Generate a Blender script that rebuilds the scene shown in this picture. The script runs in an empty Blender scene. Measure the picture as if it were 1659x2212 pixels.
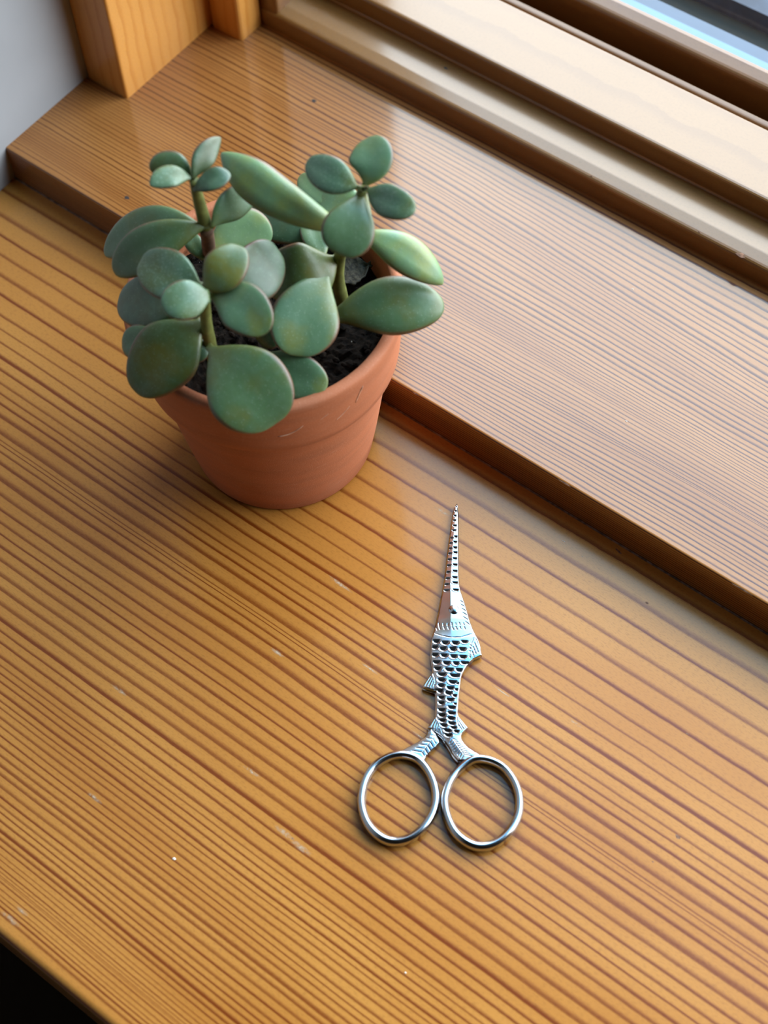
import bpy, bmesh, math, random
from mathutils import Vector, Matrix, noise
from math import pi, sin, cos, sqrt, floor

S = 0.001                      # tables below are in millimetres
scene = bpy.context.scene
col = scene.collection

# ---------------------------------------------------------------- camera
cam_d = bpy.data.cameras.new('camera')
cam = bpy.data.objects.new('camera', cam_d)
col.objects.link(cam)
FPX = 3323.1
cam.matrix_world = Matrix(((0.799438, -0.507518, 0.321439, 0.197998), (0.600243, 0.696742, -0.392758, -0.192951), (-0.024628, 0.506928, 0.861637, 0.413812), (0.0, 0.0, 0.0, 1.0)))
cam_d.sensor_fit = 'VERTICAL'
cam_d.sensor_height = 24.0
cam_d.lens = FPX / 2212.0 * 24.0
cam_d.clip_start = 0.01
cam_d.dof.use_dof = True
cam_d.dof.focus_distance = 0.470
cam_d.dof.aperture_fstop = cam_d.lens / 4.6
scene.camera = cam

# ---------------------------------------------------------------- sky
world = bpy.data.worlds.new('sky'); scene.world = world
world.use_nodes = True
wn = world.node_tree; wn.nodes.clear()
wo = wn.nodes.new('ShaderNodeOutputWorld'); bg = wn.nodes.new('ShaderNodeBackground')
tc = wn.nodes.new('ShaderNodeTexCoord'); sx = wn.nodes.new('ShaderNodeSeparateXYZ')
rp = wn.nodes.new('ShaderNodeValToRGB')
wn.links.new(tc.outputs['Generated'], sx.inputs[0])
mr = wn.nodes.new('ShaderNodeMapRange'); mr.inputs['From Min'].default_value = -1
wn.links.new(sx.outputs['Z'], mr.inputs['Value'])
wn.links.new(mr.outputs[0], rp.inputs[0])
e = rp.color_ramp.elements
e[0].position = 0.0; e[0].color = (0.10, 0.10, 0.08, 1)
e[1].position = 1.0; e[1].color = (0.04, 0.12, 0.23, 1)
for p, c in ((0.48, (0.16, 0.17, 0.14, 1)), (0.52, (0.72, 0.80, 0.88, 1)), (0.66, (0.95, 0.97, 1.0, 1)), (0.865, (0.82, 0.92, 1.0, 1)), (0.915, (0.46, 0.64, 0.80, 1)), (0.95, (0.08, 0.28, 0.46, 1))):
    k = e.new(p); k.color = c
wn.links.new(rp.outputs[0], bg.inputs[0]); bg.inputs[1].default_value = 6.4
wn.links.new(bg.outputs[0], wo.inputs[0])

# sky portal filling the window opening (guides the sky light through it)
la = bpy.data.lights.new('window_portal', 'AREA'); la.shape = 'RECTANGLE'
WX0, WX1, WZ0, WZ1 = -106, 1000, 32, 1050
la.size = (WX1 - WX0) * S; la.size_y = (WZ1 - WZ0) * S; la.cycles.is_portal = True
lo = bpy.data.objects.new('window_portal', la); col.objects.link(lo)
lo.location = ((WX0 + WX1) / 2 * S, 0.1985, (WZ0 + WZ1) / 2 * S); lo.rotation_euler = (-pi / 2, 0, 0)

scene.view_settings.view_transform = 'Standard'; scene.view_settings.look = 'None'
scene.view_settings.exposure = 0.7; scene.view_settings.gamma = 1.0
scene.view_settings.use_curve_mapping = False
scene.cycles.max_bounces = 8; scene.cycles.diffuse_bounces = 4; scene.cycles.glossy_bounces = 4
scene.cycles.use_denoising = True
scene.cycles.sample_clamp_indirect = 6.0
scene.cycles.caustics_reflective = False; scene.cycles.caustics_refractive = False

# ---------------------------------------------------------------- node helpers
def mat(name):
    m = bpy.data.materials.new(name); m.use_nodes = True
    nt = m.node_tree; b = nt.nodes['Principled BSDF']
    return m, nt, b
def nd(nt, t, **kw):
    n = nt.nodes.new(t)
    for k, v in kw.items():
        if k.startswith('i_'): n.inputs[k[2:].replace('_', ' ')].default_value = v
        else: setattr(n, k, v)
    return n
def math_(nt, op, a, b=None, c=None, clamp=False):
    n = nt.nodes.new('ShaderNodeMath'); n.operation = op; n.use_clamp = clamp
    for i, v in enumerate((a, b, c)):
        if v is None: continue
        if isinstance(v, (int, float)): n.inputs[i].default_value = v
        else: nt.links.new(v, n.inputs[i])
    return n.outputs[0]
def mixc(nt, f, a, b, mode='MIX'):
    n = nt.nodes.new('ShaderNodeMix'); n.data_type = 'RGBA'; n.blend_type = mode
    for i, v in ((0, f), (6, a), (7, b)):
        if isinstance(v, (int, float)): n.inputs[i].default_value = v
        elif isinstance(v, tuple): n.inputs[i].default_value = v if len(v) == 4 else v + (1,)
        else: nt.links.new(v, n.inputs[i])
    return n.outputs[2]
def smooth(nt, v, a, b):
    n = nt.nodes.new('ShaderNodeMapRange'); n.interpolation_type = 'SMOOTHSTEP'
    nt.links.new(v, n.inputs['Value'])
    for nm, x in (('From Min', a), ('From Max', b)):
        if isinstance(x, (int, float)): n.inputs[nm].default_value = x
        else: nt.links.new(x, n.inputs[nm])
    return n.outputs[0]
def combine(nt, x, y, z):
    n = nt.nodes.new('ShaderNodeCombineXYZ')
    for i, v in enumerate((x, y, z)):
        if isinstance(v, (int, float)): n.inputs[i].default_value = v
        else: nt.links.new(v, n.inputs[i])
    return n.outputs[0]
def noise_(nt, vec, scale=1.0, detail=2.0, rough=0.5):
    n = nt.nodes.new('ShaderNodeTexNoise'); n.inputs['Scale'].default_value = scale
    n.inputs['Detail'].default_value = detail; n.inputs['Roughness'].default_value = rough
    nt.links.new(vec, n.inputs['Vector']); return n.outputs['Fac']

def wood(name, early, late, early2, rough=0.34, warp=0.10, late_amt=1.0, coat=0.5, coat_rough=0.16, spec=0.5, bump=0.25, fleck=0.35, flat_grain=False):
    """pine: attribute 'grain' = (growth-ring phase, millimetres along the board, latewood share)"""
    m, nt, b = mat(name)
    at_ = nt.nodes.new('ShaderNodeAttribute'); at_.attribute_name = 'grain'
    sp = nt.nodes.new('ShaderNodeSeparateXYZ'); nt.links.new(at_.outputs['Vector'], sp.inputs[0])
    P, X, Wd = sp.outputs
    n1 = noise_(nt, combine(nt, math_(nt, 'MULTIPLY', X, 0.055), math_(nt, 'MULTIPLY', P, 0.45), 0.0), 1.0, 2.0)
    n2 = noise_(nt, combine(nt, math_(nt, 'MULTIPLY', X, 0.28), math_(nt, 'MULTIPLY', P, 1.7), 4.0), 1.0, 3.0, 0.6)
    p = math_(nt, 'ADD', P, math_(nt, 'MULTIPLY', math_(nt, 'SUBTRACT', n1, 0.5), warp * 2.2))
    p = math_(nt, 'ADD', p, math_(nt, 'MULTIPLY', math_(nt, 'SUBTRACT', n2, 0.5), warp * 0.8))
    f = math_(nt, 'FRACT', p); ring = math_(nt, 'FLOOR', p)
    wn_ = nt.nodes.new('ShaderNodeTexWhiteNoise'); wn_.noise_dimensions = '1D'; nt.links.new(ring, wn_.inputs['W'])
    rnd = wn_.outputs['Value']
    lo_ = math_(nt, 'MULTIPLY', Wd, 0.42); hi = math_(nt, 'ADD', math_(nt, 'MULTIPLY', Wd, 1.45), 0.06)
    fall = math_(nt, 'SUBTRACT', 1.0, smooth(nt, f, lo_, hi))
    edge = smooth(nt, f, 0.0, 0.035)
    pre = smooth(nt, f, 0.97, 1.0)
    lt = math_(nt, 'MAXIMUM', math_(nt, 'MULTIPLY', fall, edge), math_(nt, 'MULTIPLY', pre, 0.55))
    lt = math_(nt, 'MULTIPLY', lt, math_(nt, 'ADD', math_(nt, 'MULTIPLY', rnd, 0.35), 0.65 * late_amt))
    # fibre flecks
    fb = noise_(nt, combine(nt, math_(nt, 'MULTIPLY', X, 1.0), math_(nt, 'MULTIPLY', P, 17.0), 1.0), 1.0, 4.0, 0.7)
    if flat_grain:
        gp = nt.nodes.new('ShaderNodeNewGeometry'); s3 = nt.nodes.new('ShaderNodeSeparateXYZ'); nt.links.new(gp.outputs['Position'], s3.inputs[0])
        yy = math_(nt, 'ADD', math_(nt, 'MULTIPLY', s3.outputs[1], 2600.0), math_(nt, 'MULTIPLY', s3.outputs[2], 2600.0))
        fb = noise_(nt, combine(nt, math_(nt, 'MULTIPLY', X, 0.75), yy, 1.0), 1.0, 3.0, 0.65)
    fb2 = noise_(nt, combine(nt, math_(nt, 'MULTIPLY', X, 0.012), math_(nt, 'MULTIPLY', P, 0.11), 7.0), 1.0, 2.0)
    lt = math_(nt, 'MULTIPLY', lt, math_(nt, 'ADD', 0.72, math_(nt, 'MULTIPLY', fb, 0.5)), clamp=True)
    base = mixc(nt, smooth(nt, fb2, 0.3, 0.7), early, early2)
    base = mixc(nt, math_(nt, 'MULTIPLY', smooth(nt, fb, 0.45, 0.75), fleck), base, tuple(c * 0.62 for c in early2))
    colr = mixc(nt, lt, base, late)
    nt.links.new(colr, b.inputs['Base Color'])
    b.inputs['Specular IOR Level'].default_value = spec
    nt.links.new(math_(nt, 'ADD', rough, math_(nt, 'MULTIPLY', fb, 0.14)), b.inputs['Roughness'])
    b.inputs['Coat Weight'].default_value = coat; b.inputs['Coat Roughness'].default_value = coat_rough
    bp = nt.nodes.new('ShaderNodeBump'); bp.inputs['Strength'].default_value = bump; bp.inputs['Distance'].default_value = 0.00025
    h = math_(nt, 'ADD', math_(nt, 'MULTIPLY', lt, 0.8), math_(nt, 'MULTIPLY', fb, 0.35))
    nt.links.new(h, bp.inputs['Height']); nt.links.new(bp.outputs[0], b.inputs['Normal'])
    return m

def plain(name, colr, rough=0.5, metal=0.0, spec=0.5, nscale=0, namt=0.0, bump=0.0):
    m, nt, b = mat(name)
    b.inputs['Roughness'].default_value = rough; b.inputs['Metallic'].default_value = metal
    b.inputs['Specular IOR Level'].default_value = spec
    if nscale:
        g = nt.nodes.new('ShaderNodeNewGeometry')
        n = noise_(nt, g.outputs['Position'], nscale, 4.0)
        c = mixc(nt, smooth(nt, n, 0.3, 0.7), tuple(x * (1 - namt) for x in colr), tuple(min(1, x * (1 + namt)) for x in colr))
        nt.links.new(c, b.inputs['Base Color'])
        if bump:
            bp = nt.nodes.new('ShaderNodeBump'); bp.inputs['Strength'].default_value = bump; bp.inputs['Distance'].default_value = 0.0005
            nt.links.new(n, bp.inputs['Height']); nt.links.new(bp.outputs[0], b.inputs['Normal'])
    else:
        b.inputs['Base Color'].default_value = colr + (1,)
    return m

M = {}
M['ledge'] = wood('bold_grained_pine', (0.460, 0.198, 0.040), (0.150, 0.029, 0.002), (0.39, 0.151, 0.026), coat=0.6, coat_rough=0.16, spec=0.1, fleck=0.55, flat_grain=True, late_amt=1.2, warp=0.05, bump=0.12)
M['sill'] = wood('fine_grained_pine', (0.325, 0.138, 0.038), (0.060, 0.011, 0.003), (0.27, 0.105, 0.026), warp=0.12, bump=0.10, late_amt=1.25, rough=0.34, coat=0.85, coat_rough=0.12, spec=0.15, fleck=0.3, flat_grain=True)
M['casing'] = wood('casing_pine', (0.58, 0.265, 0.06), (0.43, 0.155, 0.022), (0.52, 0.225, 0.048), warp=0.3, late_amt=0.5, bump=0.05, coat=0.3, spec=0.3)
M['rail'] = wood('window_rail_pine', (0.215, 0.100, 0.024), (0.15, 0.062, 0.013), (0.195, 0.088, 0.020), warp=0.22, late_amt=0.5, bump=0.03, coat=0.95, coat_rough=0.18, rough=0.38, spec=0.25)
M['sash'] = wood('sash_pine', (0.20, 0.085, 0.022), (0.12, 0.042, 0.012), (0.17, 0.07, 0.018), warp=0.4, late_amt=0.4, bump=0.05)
M['wall'] = plain('painted_plaster', (0.29, 0.295, 0.31), 0.75, nscale=40, namt=0.03, bump=0.1)
M['room'] = plain('room_plaster', (0.12, 0.085, 0.055), 0.9, nscale=3, namt=0.05)
M['floor'] = plain('dark_floor_boards', (0.05, 0.035, 0.025), 0.6, nscale=6, namt=0.3)
M['soil'] = plain('potting_soil', (0.009, 0.0055, 0.0035), 0.95, spec=0.15, nscale=700, namt=0.7, bump=0.8)
M['perlite'] = plain('perlite', (0.55, 0.55, 0.5), 0.8)
M['dead'] = plain('dried_leaf', (0.045, 0.036, 0.022), 0.8, nscale=900, namt=0.6, bump=0.6)
M['hole'] = plain('nail_hole_shade', (0.03, 0.022, 0.02), 0.9)  # holes are surface discs; their inner shade is put into this near-black colour
M['chip'] = plain('bare_splintered_wood', (0.20, 0.10, 0.06), 0.9, nscale=900, namt=0.5)
M['crumb'] = plain('white_crumb', (0.9, 0.88, 0.8), 0.8)
M['seal'] = plain('dusty_joint_line', (0.16, 0.10, 0.07), 0.9, nscale=500, namt=0.5)
M['flash'] = plain('pale_blue_outer_sill', (0.035, 0.11, 0.165), 0.5, nscale=60, namt=0.06)
M['flash2'] = plain('steel_blue_outer_lip', (0.022, 0.045, 0.08), 0.6, nscale=60, namt=0.1)
M['gap'] = plain('outer_gap_shade', (0.008, 0.011, 0.010), 0.9)  # shade of the open gap, painted as near-black on a solid block
M['deck'] = plain('grey_blue_outer_ledge', (0.032, 0.043, 0.066), 0.8, nscale=120, namt=0.25)

def metal():
    m, nt, b = mat('polished_steel')
    b.inputs['Metallic'].default_value = 1.0
    g = nt.nodes.new('ShaderNodeNewGeometry')
    at_ = nt.nodes.new('ShaderNodeAttribute'); at_.attribute_name = 'groove'
    n = noise_(nt, g.outputs['Position'], 350, 3.0)
    nt.links.new(mixc(nt, at_.outputs['Fac'], (0.50, 0.51, 0.54), (0.07, 0.05, 0.06)), b.inputs['Base Color'])
    nt.links.new(math_(nt, 'ADD', 0.12, math_(nt, 'MULTIPLY', n, 0.10)), b.inputs['Roughness'])
    return m
M['metal'] = metal()

def terracotta():
    m, nt, b = mat('terracotta')
    t = nt.nodes.new('ShaderNodeTexCoord'); sp = nt.nodes.new('ShaderNodeSeparateXYZ'); nt.links.new(t.outputs['Object'], sp.inputs[0])
    X, Y, Z = sp.outputs
    a = math_(nt, 'ARCTAN2', Y, X)
    v = combine(nt, math_(nt, 'MULTIPLY', a, 1.2), math_(nt, 'MULTIPLY', Z, 190.0), 0.0)
    n = noise_(nt, v, 1.0, 4.0, 0.6)
    n2 = noise_(nt, t.outputs['Object'], 42.0, 3.0)
    n3 = noise_(nt, combine(nt, math_(nt, 'MULTIPLY', a, 5.0), math_(nt, 'MULTIPLY', Z, 900.0), 3.0), 1.0, 5.0, 0.7)
    c = mixc(nt, smooth(nt, n, 0.30, 0.80), (0.43, 0.138, 0.060), (0.34, 0.115, 0.054))
    c = mixc(nt, math_(nt, 'MULTIPLY', smooth(nt, n2, 0.55, 0.75), 0.35), c, (0.42, 0.19, 0.12))
    c = mixc(nt, math_(nt, 'MULTIPLY', smooth(nt, n3, 0.60, 0.72), 0.22), c, (0.70, 0.50, 0.38))
    n4 = noise_(nt, t.outputs['Object'], 2600.0, 2.0)
    c = mixc(nt, math_(nt, 'MULTIPLY', smooth(nt, n4, 0.5, 0.8), 0.25), c, (0.62, 0.33, 0.22))
    nt.links.new(c, b.inputs['Base Color']); b.inputs['Roughness'].default_value = 0.72
    b.inputs['Specular IOR Level'].default_value = 0.35
    bp = nt.nodes.new('ShaderNodeBump'); bp.inputs['Strength'].default_value = 0.25; bp.inputs['Distance'].default_value = 0.0002
    nt.links.new(math_(nt, 'ADD', n4, math_(nt, 'MULTIPLY', n, 0.5)), bp.inputs['Height']); nt.links.new(bp.outputs[0], b.inputs['Normal'])
    return m
M['pot'] = terracotta()
M['scuff'] = plain('pale_scuff', (0.62, 0.36, 0.24), 0.8, nscale=500, namt=0.3)
def resinmat():
    m, nt, b = mat('pale_resin_streak'); b.inputs['Base Color'].default_value = (0.58, 0.44, 0.30, 1); b.inputs['Roughness'].default_value = 0.6
    at_ = nt.nodes.new('ShaderNodeAttribute'); at_.attribute_name = 'fade'; g = nt.nodes.new('ShaderNodeNewGeometry')
    n = noise_(nt, g.outputs['Position'], 900.0, 3.0)
    nt.links.new(math_(nt, 'MULTIPLY', math_(nt, 'MULTIPLY', at_.outputs['Fac'], 0.75), smooth(nt, n, 0.3, 0.65)), b.inputs['Alpha']); return m
M['resin'] = resinmat()

TINT = {'m': ((0.100, 0.190, 0.095), (0.14, 0.17, 0.05), 0.25), 'f': ((0.125, 0.235, 0.165), (0.12, 0.17, 0.06), 1.0),
        'd': ((0.055, 0.120, 0.070), (0.075, 0.105, 0.04), 0.12), 'b': ((0.105, 0.215, 0.125), (0.17, 0.21, 0.06), 0.3),
        'l': ((0.215, 0.365, 0.205), (0.29, 0.35, 0.11), 0.35), 'o': ((0.085, 0.140, 0.050), (0.15, 0.15, 0.025), 0.15),
        'y': ((0.105, 0.155, 0.055), (0.17, 0.165, 0.025), 0.2)}
def leafmat(key):
    c1, c2, frost = TINT[key]
    m, nt, b = mat('succulent_leaf_' + {'m': 'green', 'f': 'frosted', 'd': 'deep_green', 'b': 'blue_green', 'l': 'pale_green', 'o': 'olive', 'y': 'yellow_green'}[key])
    at_ = nt.nodes.new('ShaderNodeAttribute'); at_.attribute_name = 'leaf'
    sp = nt.nodes.new('ShaderNodeSeparateXYZ'); nt.links.new(at_.outputs['Vector'], sp.inputs[0])
    T, E, _ = sp.outputs
    t = nt.nodes.new('ShaderNodeTexCoord'); oi = nt.nodes.new('ShaderNodeObjectInfo')
    vv = nt.nodes.new('ShaderNodeVectorMath'); vv.operation = 'ADD'; nt.links.new(t.outputs['Object'], vv.inputs[0])
    nt.links.new(combine(nt, oi.outputs['Random'], oi.outputs['Random'], 0.0), vv.inputs[1]); pos = vv.outputs[0]
    big = noise_(nt, pos, 110.0, 2.0)
    mid = noise_(nt, pos, 520.0, 3.0, 0.6)
    c = mixc(nt, smooth(nt, big, 0.40, 0.72), c1, c2)
    c = mixc(nt, math_(nt, 'MULTIPLY', math_(nt, 'SUBTRACT', 1.0, smooth(nt, T, 0.0, 0.32)), 0.75), c, tuple(x * y for x, y in zip((1.25, 1.05, 0.8), c2)))
    # waxy bloom
    c = mixc(nt, math_(nt, 'MULTIPLY', smooth(nt, mid, 0.42, 0.70), 0.14 + 0.42 * frost), c, (0.17, 0.285, 0.20))
    # red-brown rim
    rim = math_(nt, 'MULTIPLY', smooth(nt, E, 0.86, 0.98), smooth(nt, T, 0.25, 0.6))
    c = mixc(nt, math_(nt, 'MULTIPLY', rim, 0.85), c, (0.17, 0.055, 0.04))
    # white leaf-pore specks
    vo = nt.nodes.new('ShaderNodeTexVoronoi'); vo.inputs['Scale'].default_value = 1900.0; nt.links.new(pos, vo.inputs['Vector'])
    wn2 = nt.nodes.new('ShaderNodeTexWhiteNoise'); nt.links.new(vo.outputs['Color'], wn2.inputs['Vector'])
    sel = math_(nt, 'GREATER_THAN', wn2.outputs['Value'], 0.90 - 0.35 * frost)
    dot = math_(nt, 'MULTIPLY', math_(nt, 'SUBTRACT', 1.0, smooth(nt, vo.outputs['Distance'], 0.12, 0.42)), sel)
    c = mixc(nt, math_(nt, 'MULTIPLY', dot, 0.22 + 0.38 * frost), c, (0.45, 0.58, 0.52))
    nt.links.new(mixc(nt, 1.0, c, (0.70, 0.72, 0.60), 'MULTIPLY'), b.inputs['Base Color'])
    b.inputs['Roughness'].default_value = 0.42; b.inputs['Specular IOR Level'].default_value = 0.6; b.inputs['Coat Weight'].default_value = 0.22; b.inputs['Coat Roughness'].default_value = 0.38
    b.inputs['Subsurface Weight'].default_value = 0.12; b.inputs['Subsurface Radius'].default_value = (0.4, 1.0, 0.2)
    b.inputs['Subsurface Scale'].default_value = 0.0015
    bp = nt.nodes.new('ShaderNodeBump'); bp.inputs['Strength'].default_value = 0.16; bp.inputs['Distance'].default_value = 0.0003
    nt.links.new(math_(nt, 'ADD', mid, math_(nt, 'MULTIPLY', dot, 0.5)), bp.inputs['Height']); nt.links.new(bp.outputs[0], b.inputs['Normal'])
    return m
for k in TINT: M['leaf_' + k] = leafmat(k)
M['stem'] = plain('green_stem', (0.16, 0.17, 0.045), 0.5, nscale=300, namt=0.25)
M['stem_old'] = plain('woody_stem', (0.14, 0.075, 0.045), 0.65, nscale=300, namt=0.35)

def glassmat():
    m = bpy.data.materials.new('window_glass'); m.use_nodes = True; nt = m.node_tree; nt.nodes.clear()
    o = nt.nodes.new('ShaderNodeOutputMaterial'); mx = nt.nodes.new('ShaderNodeMixShader')
    t = nt.nodes.new('ShaderNodeBsdfTransparent'); t.inputs[0].default_value = (0.93, 0.97, 0.97, 1)
    g = nt.nodes.new('ShaderNodeBsdfGlossy'); g.inputs['Roughness'].default_value = 0.02
    fr = nt.nodes.new('ShaderNodeFresnel'); fr.inputs['IOR'].default_value = 1.45
    nt.links.new(fr.outputs[0], mx.inputs[0]); nt.links.new(t.outputs[0], mx.inputs[1]); nt.links.new(g.outputs[0], mx.inputs[2])
    nt.links.new(mx.outputs[0], o.inputs[0]); return m
M['glass'] = glassmat()

# ---------------------------------------------------------------- mesh helpers
def link(name, me, m=None, parent=None, smooth_=False):
    o = bpy.data.objects.new(name, me); col.objects.link(o)
    if m: me.materials.append(m)
    if parent: o.parent = parent
    if smooth_: me.polygons.foreach_set('use_smooth', [True] * len(me.polygons))
    return o
def mesh(name, vs, fs, m=None, parent=None, smooth_=False, scale=S):
    me = bpy.data.meshes.new(name); me.from_pydata([(x * scale, y * scale, z * scale) for x, y, z in vs], [], fs); me.update()
    return link(name, me, m, parent, smooth_)
def setvec(o, name, vals):
    a = o.data.attributes.new(name, 'FLOAT_VECTOR', 'POINT'); a.data.foreach_set('vector', [c for v in vals for c in v])
def struct(o): o['kind'] = 'structure'; return o
def empty(name, loc=(0, 0, 0)):
    o = bpy.data.objects.new(name, None); col.objects.link(o); o.location = [c * S for c in loc]; o.empty_display_size = 0.01; return o
def tag(o, label, cat, group=None):
    o['label'] = label; o['category'] = cat
    if group: o['group'] = group
    return o
def extrude_profile(name, prof, x0, x1, m, parent=None, pitch=6.0, axis='x', wshare=0.3, seed=0.0, closed=True, nseg=1):
    """prof: (y, z) polygon swept along x (or, axis='z', (x, y) swept along z); grain runs along the sweep"""
    n = len(prof); vs = []; g = []
    L = [0.0]
    for i in range(n):
        a, b = prof[i], prof[(i + 1) % n]; L.append(L[-1] + math.dist(a, b))
    for j in range(nseg + 1):
        x = x0 + (x1 - x0) * j / nseg
        for i in range(n + 1):
            p = prof[i % n]
            vs.append((x, p[0], p[1]) if axis == 'x' else (p[0], p[1], x)); g.append((L[i] / pitch + seed, x, wshare))
    fs = []
    for j in range(nseg):
        for i in range(n):
            a = j * (n + 1) + i
            q = (a, a + 1, a + n + 2, a + n + 1)
            fs.append(q)
    fs.append(tuple(range(n))[::-1]); fs.append(tuple(nseg * (n + 1) + i for i in range(n)))
    o = mesh(name, vs, fs, m, parent); setvec(o, 'grain', g)
    bm = bmesh.new(); bm.from_mesh(o.data); bmesh.ops.recalc_face_normals(bm, faces=bm.faces); bm.to_mesh(o.data); bm.free()
    return o
def box(name, a, b, m, parent=None, pitch=6.0, seed=0.0, bev=0.0, axis='x'):
    x0, y0, z0 = a; x1, y1, z1 = b
    if axis == 'x':
        p = rounded([(y0, z0), (y1, z0), (y1, z1), (y0, z1)], bev); return extrude_profile(name, p, x0, x1, m, parent, pitch, 'x', 0.3, seed)
    p = rounded([(x0, y0), (x1, y0), (x1, y1), (x0, y1)], bev); return extrude_profile(name, p, z0, z1, m, parent, pitch, 'z', 0.3, seed)
def rounded(poly, r, k=4):
    out = []; n = len(poly); rs = r if isinstance(r, (list, tuple)) else [r] * n
    for i in range(n):
        p0, p, p1 = Vector(poly[i - 1]), Vector(poly[i]), Vector(poly[(i + 1) % n]); rr = rs[i]
        if rr <= 0: out.append(tuple(p)); continue
        a = p + (p0 - p).normalized() * rr; b = p + (p1 - p).normalized() * rr
        for j in range(k + 1):
            t = j / k; out.append(tuple((1 - t) ** 2 * a + 2 * t * (1 - t) * p + t * t * b))
    return out
def lathe(name, prof, m, parent=None, seg=128, wob=0.0):
    vs, fs = [], []
    for r, z in prof:
        for i in range(seg):
            a = 2 * pi * i / seg; rr = r * (1 + wob * sin(3 * a + z * 0.05)); vs.append((rr * cos(a), rr * sin(a), z))
    for j in range(len(prof) - 1):
        for i in range(seg): fs.append((j * seg + i, j * seg + (i + 1) % seg, (j + 1) * seg + (i + 1) % seg, (j + 1) * seg + i))
    fs.append(tuple(range(seg))[::-1])
    return mesh(name, vs, fs, m, parent, True)
def tube(name, pts, rad, m, parent=None, seg=12):
    pts = [Vector(p) for p in pts]; vs, fs = [], []; N = Vector((1, 0, 0))
    for i, p in enumerate(pts):
        d = (pts[min(i + 1, len(pts) - 1)] - pts[max(i - 1, 0)]).normalized()
        u = (N - d * N.dot(d)).normalized(); v = d.cross(u); r = rad[i] if isinstance(rad, (list, tuple)) else rad
        for k in range(seg): a = 2 * pi * k / seg; vs.append(tuple(p + u * cos(a) * r + v * sin(a) * r))
    for i in range(len(pts) - 1):
        for k in range(seg): fs.append((i * seg + k, i * seg + (k + 1) % seg, (i + 1) * seg + (k + 1) % seg, (i + 1) * seg + k))
    fs.append(tuple(range(seg))[::-1]); fs.append(tuple((len(pts) - 1) * seg + k for k in range(seg)))
    return mesh(name, vs, fs, m, parent, True)

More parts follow.
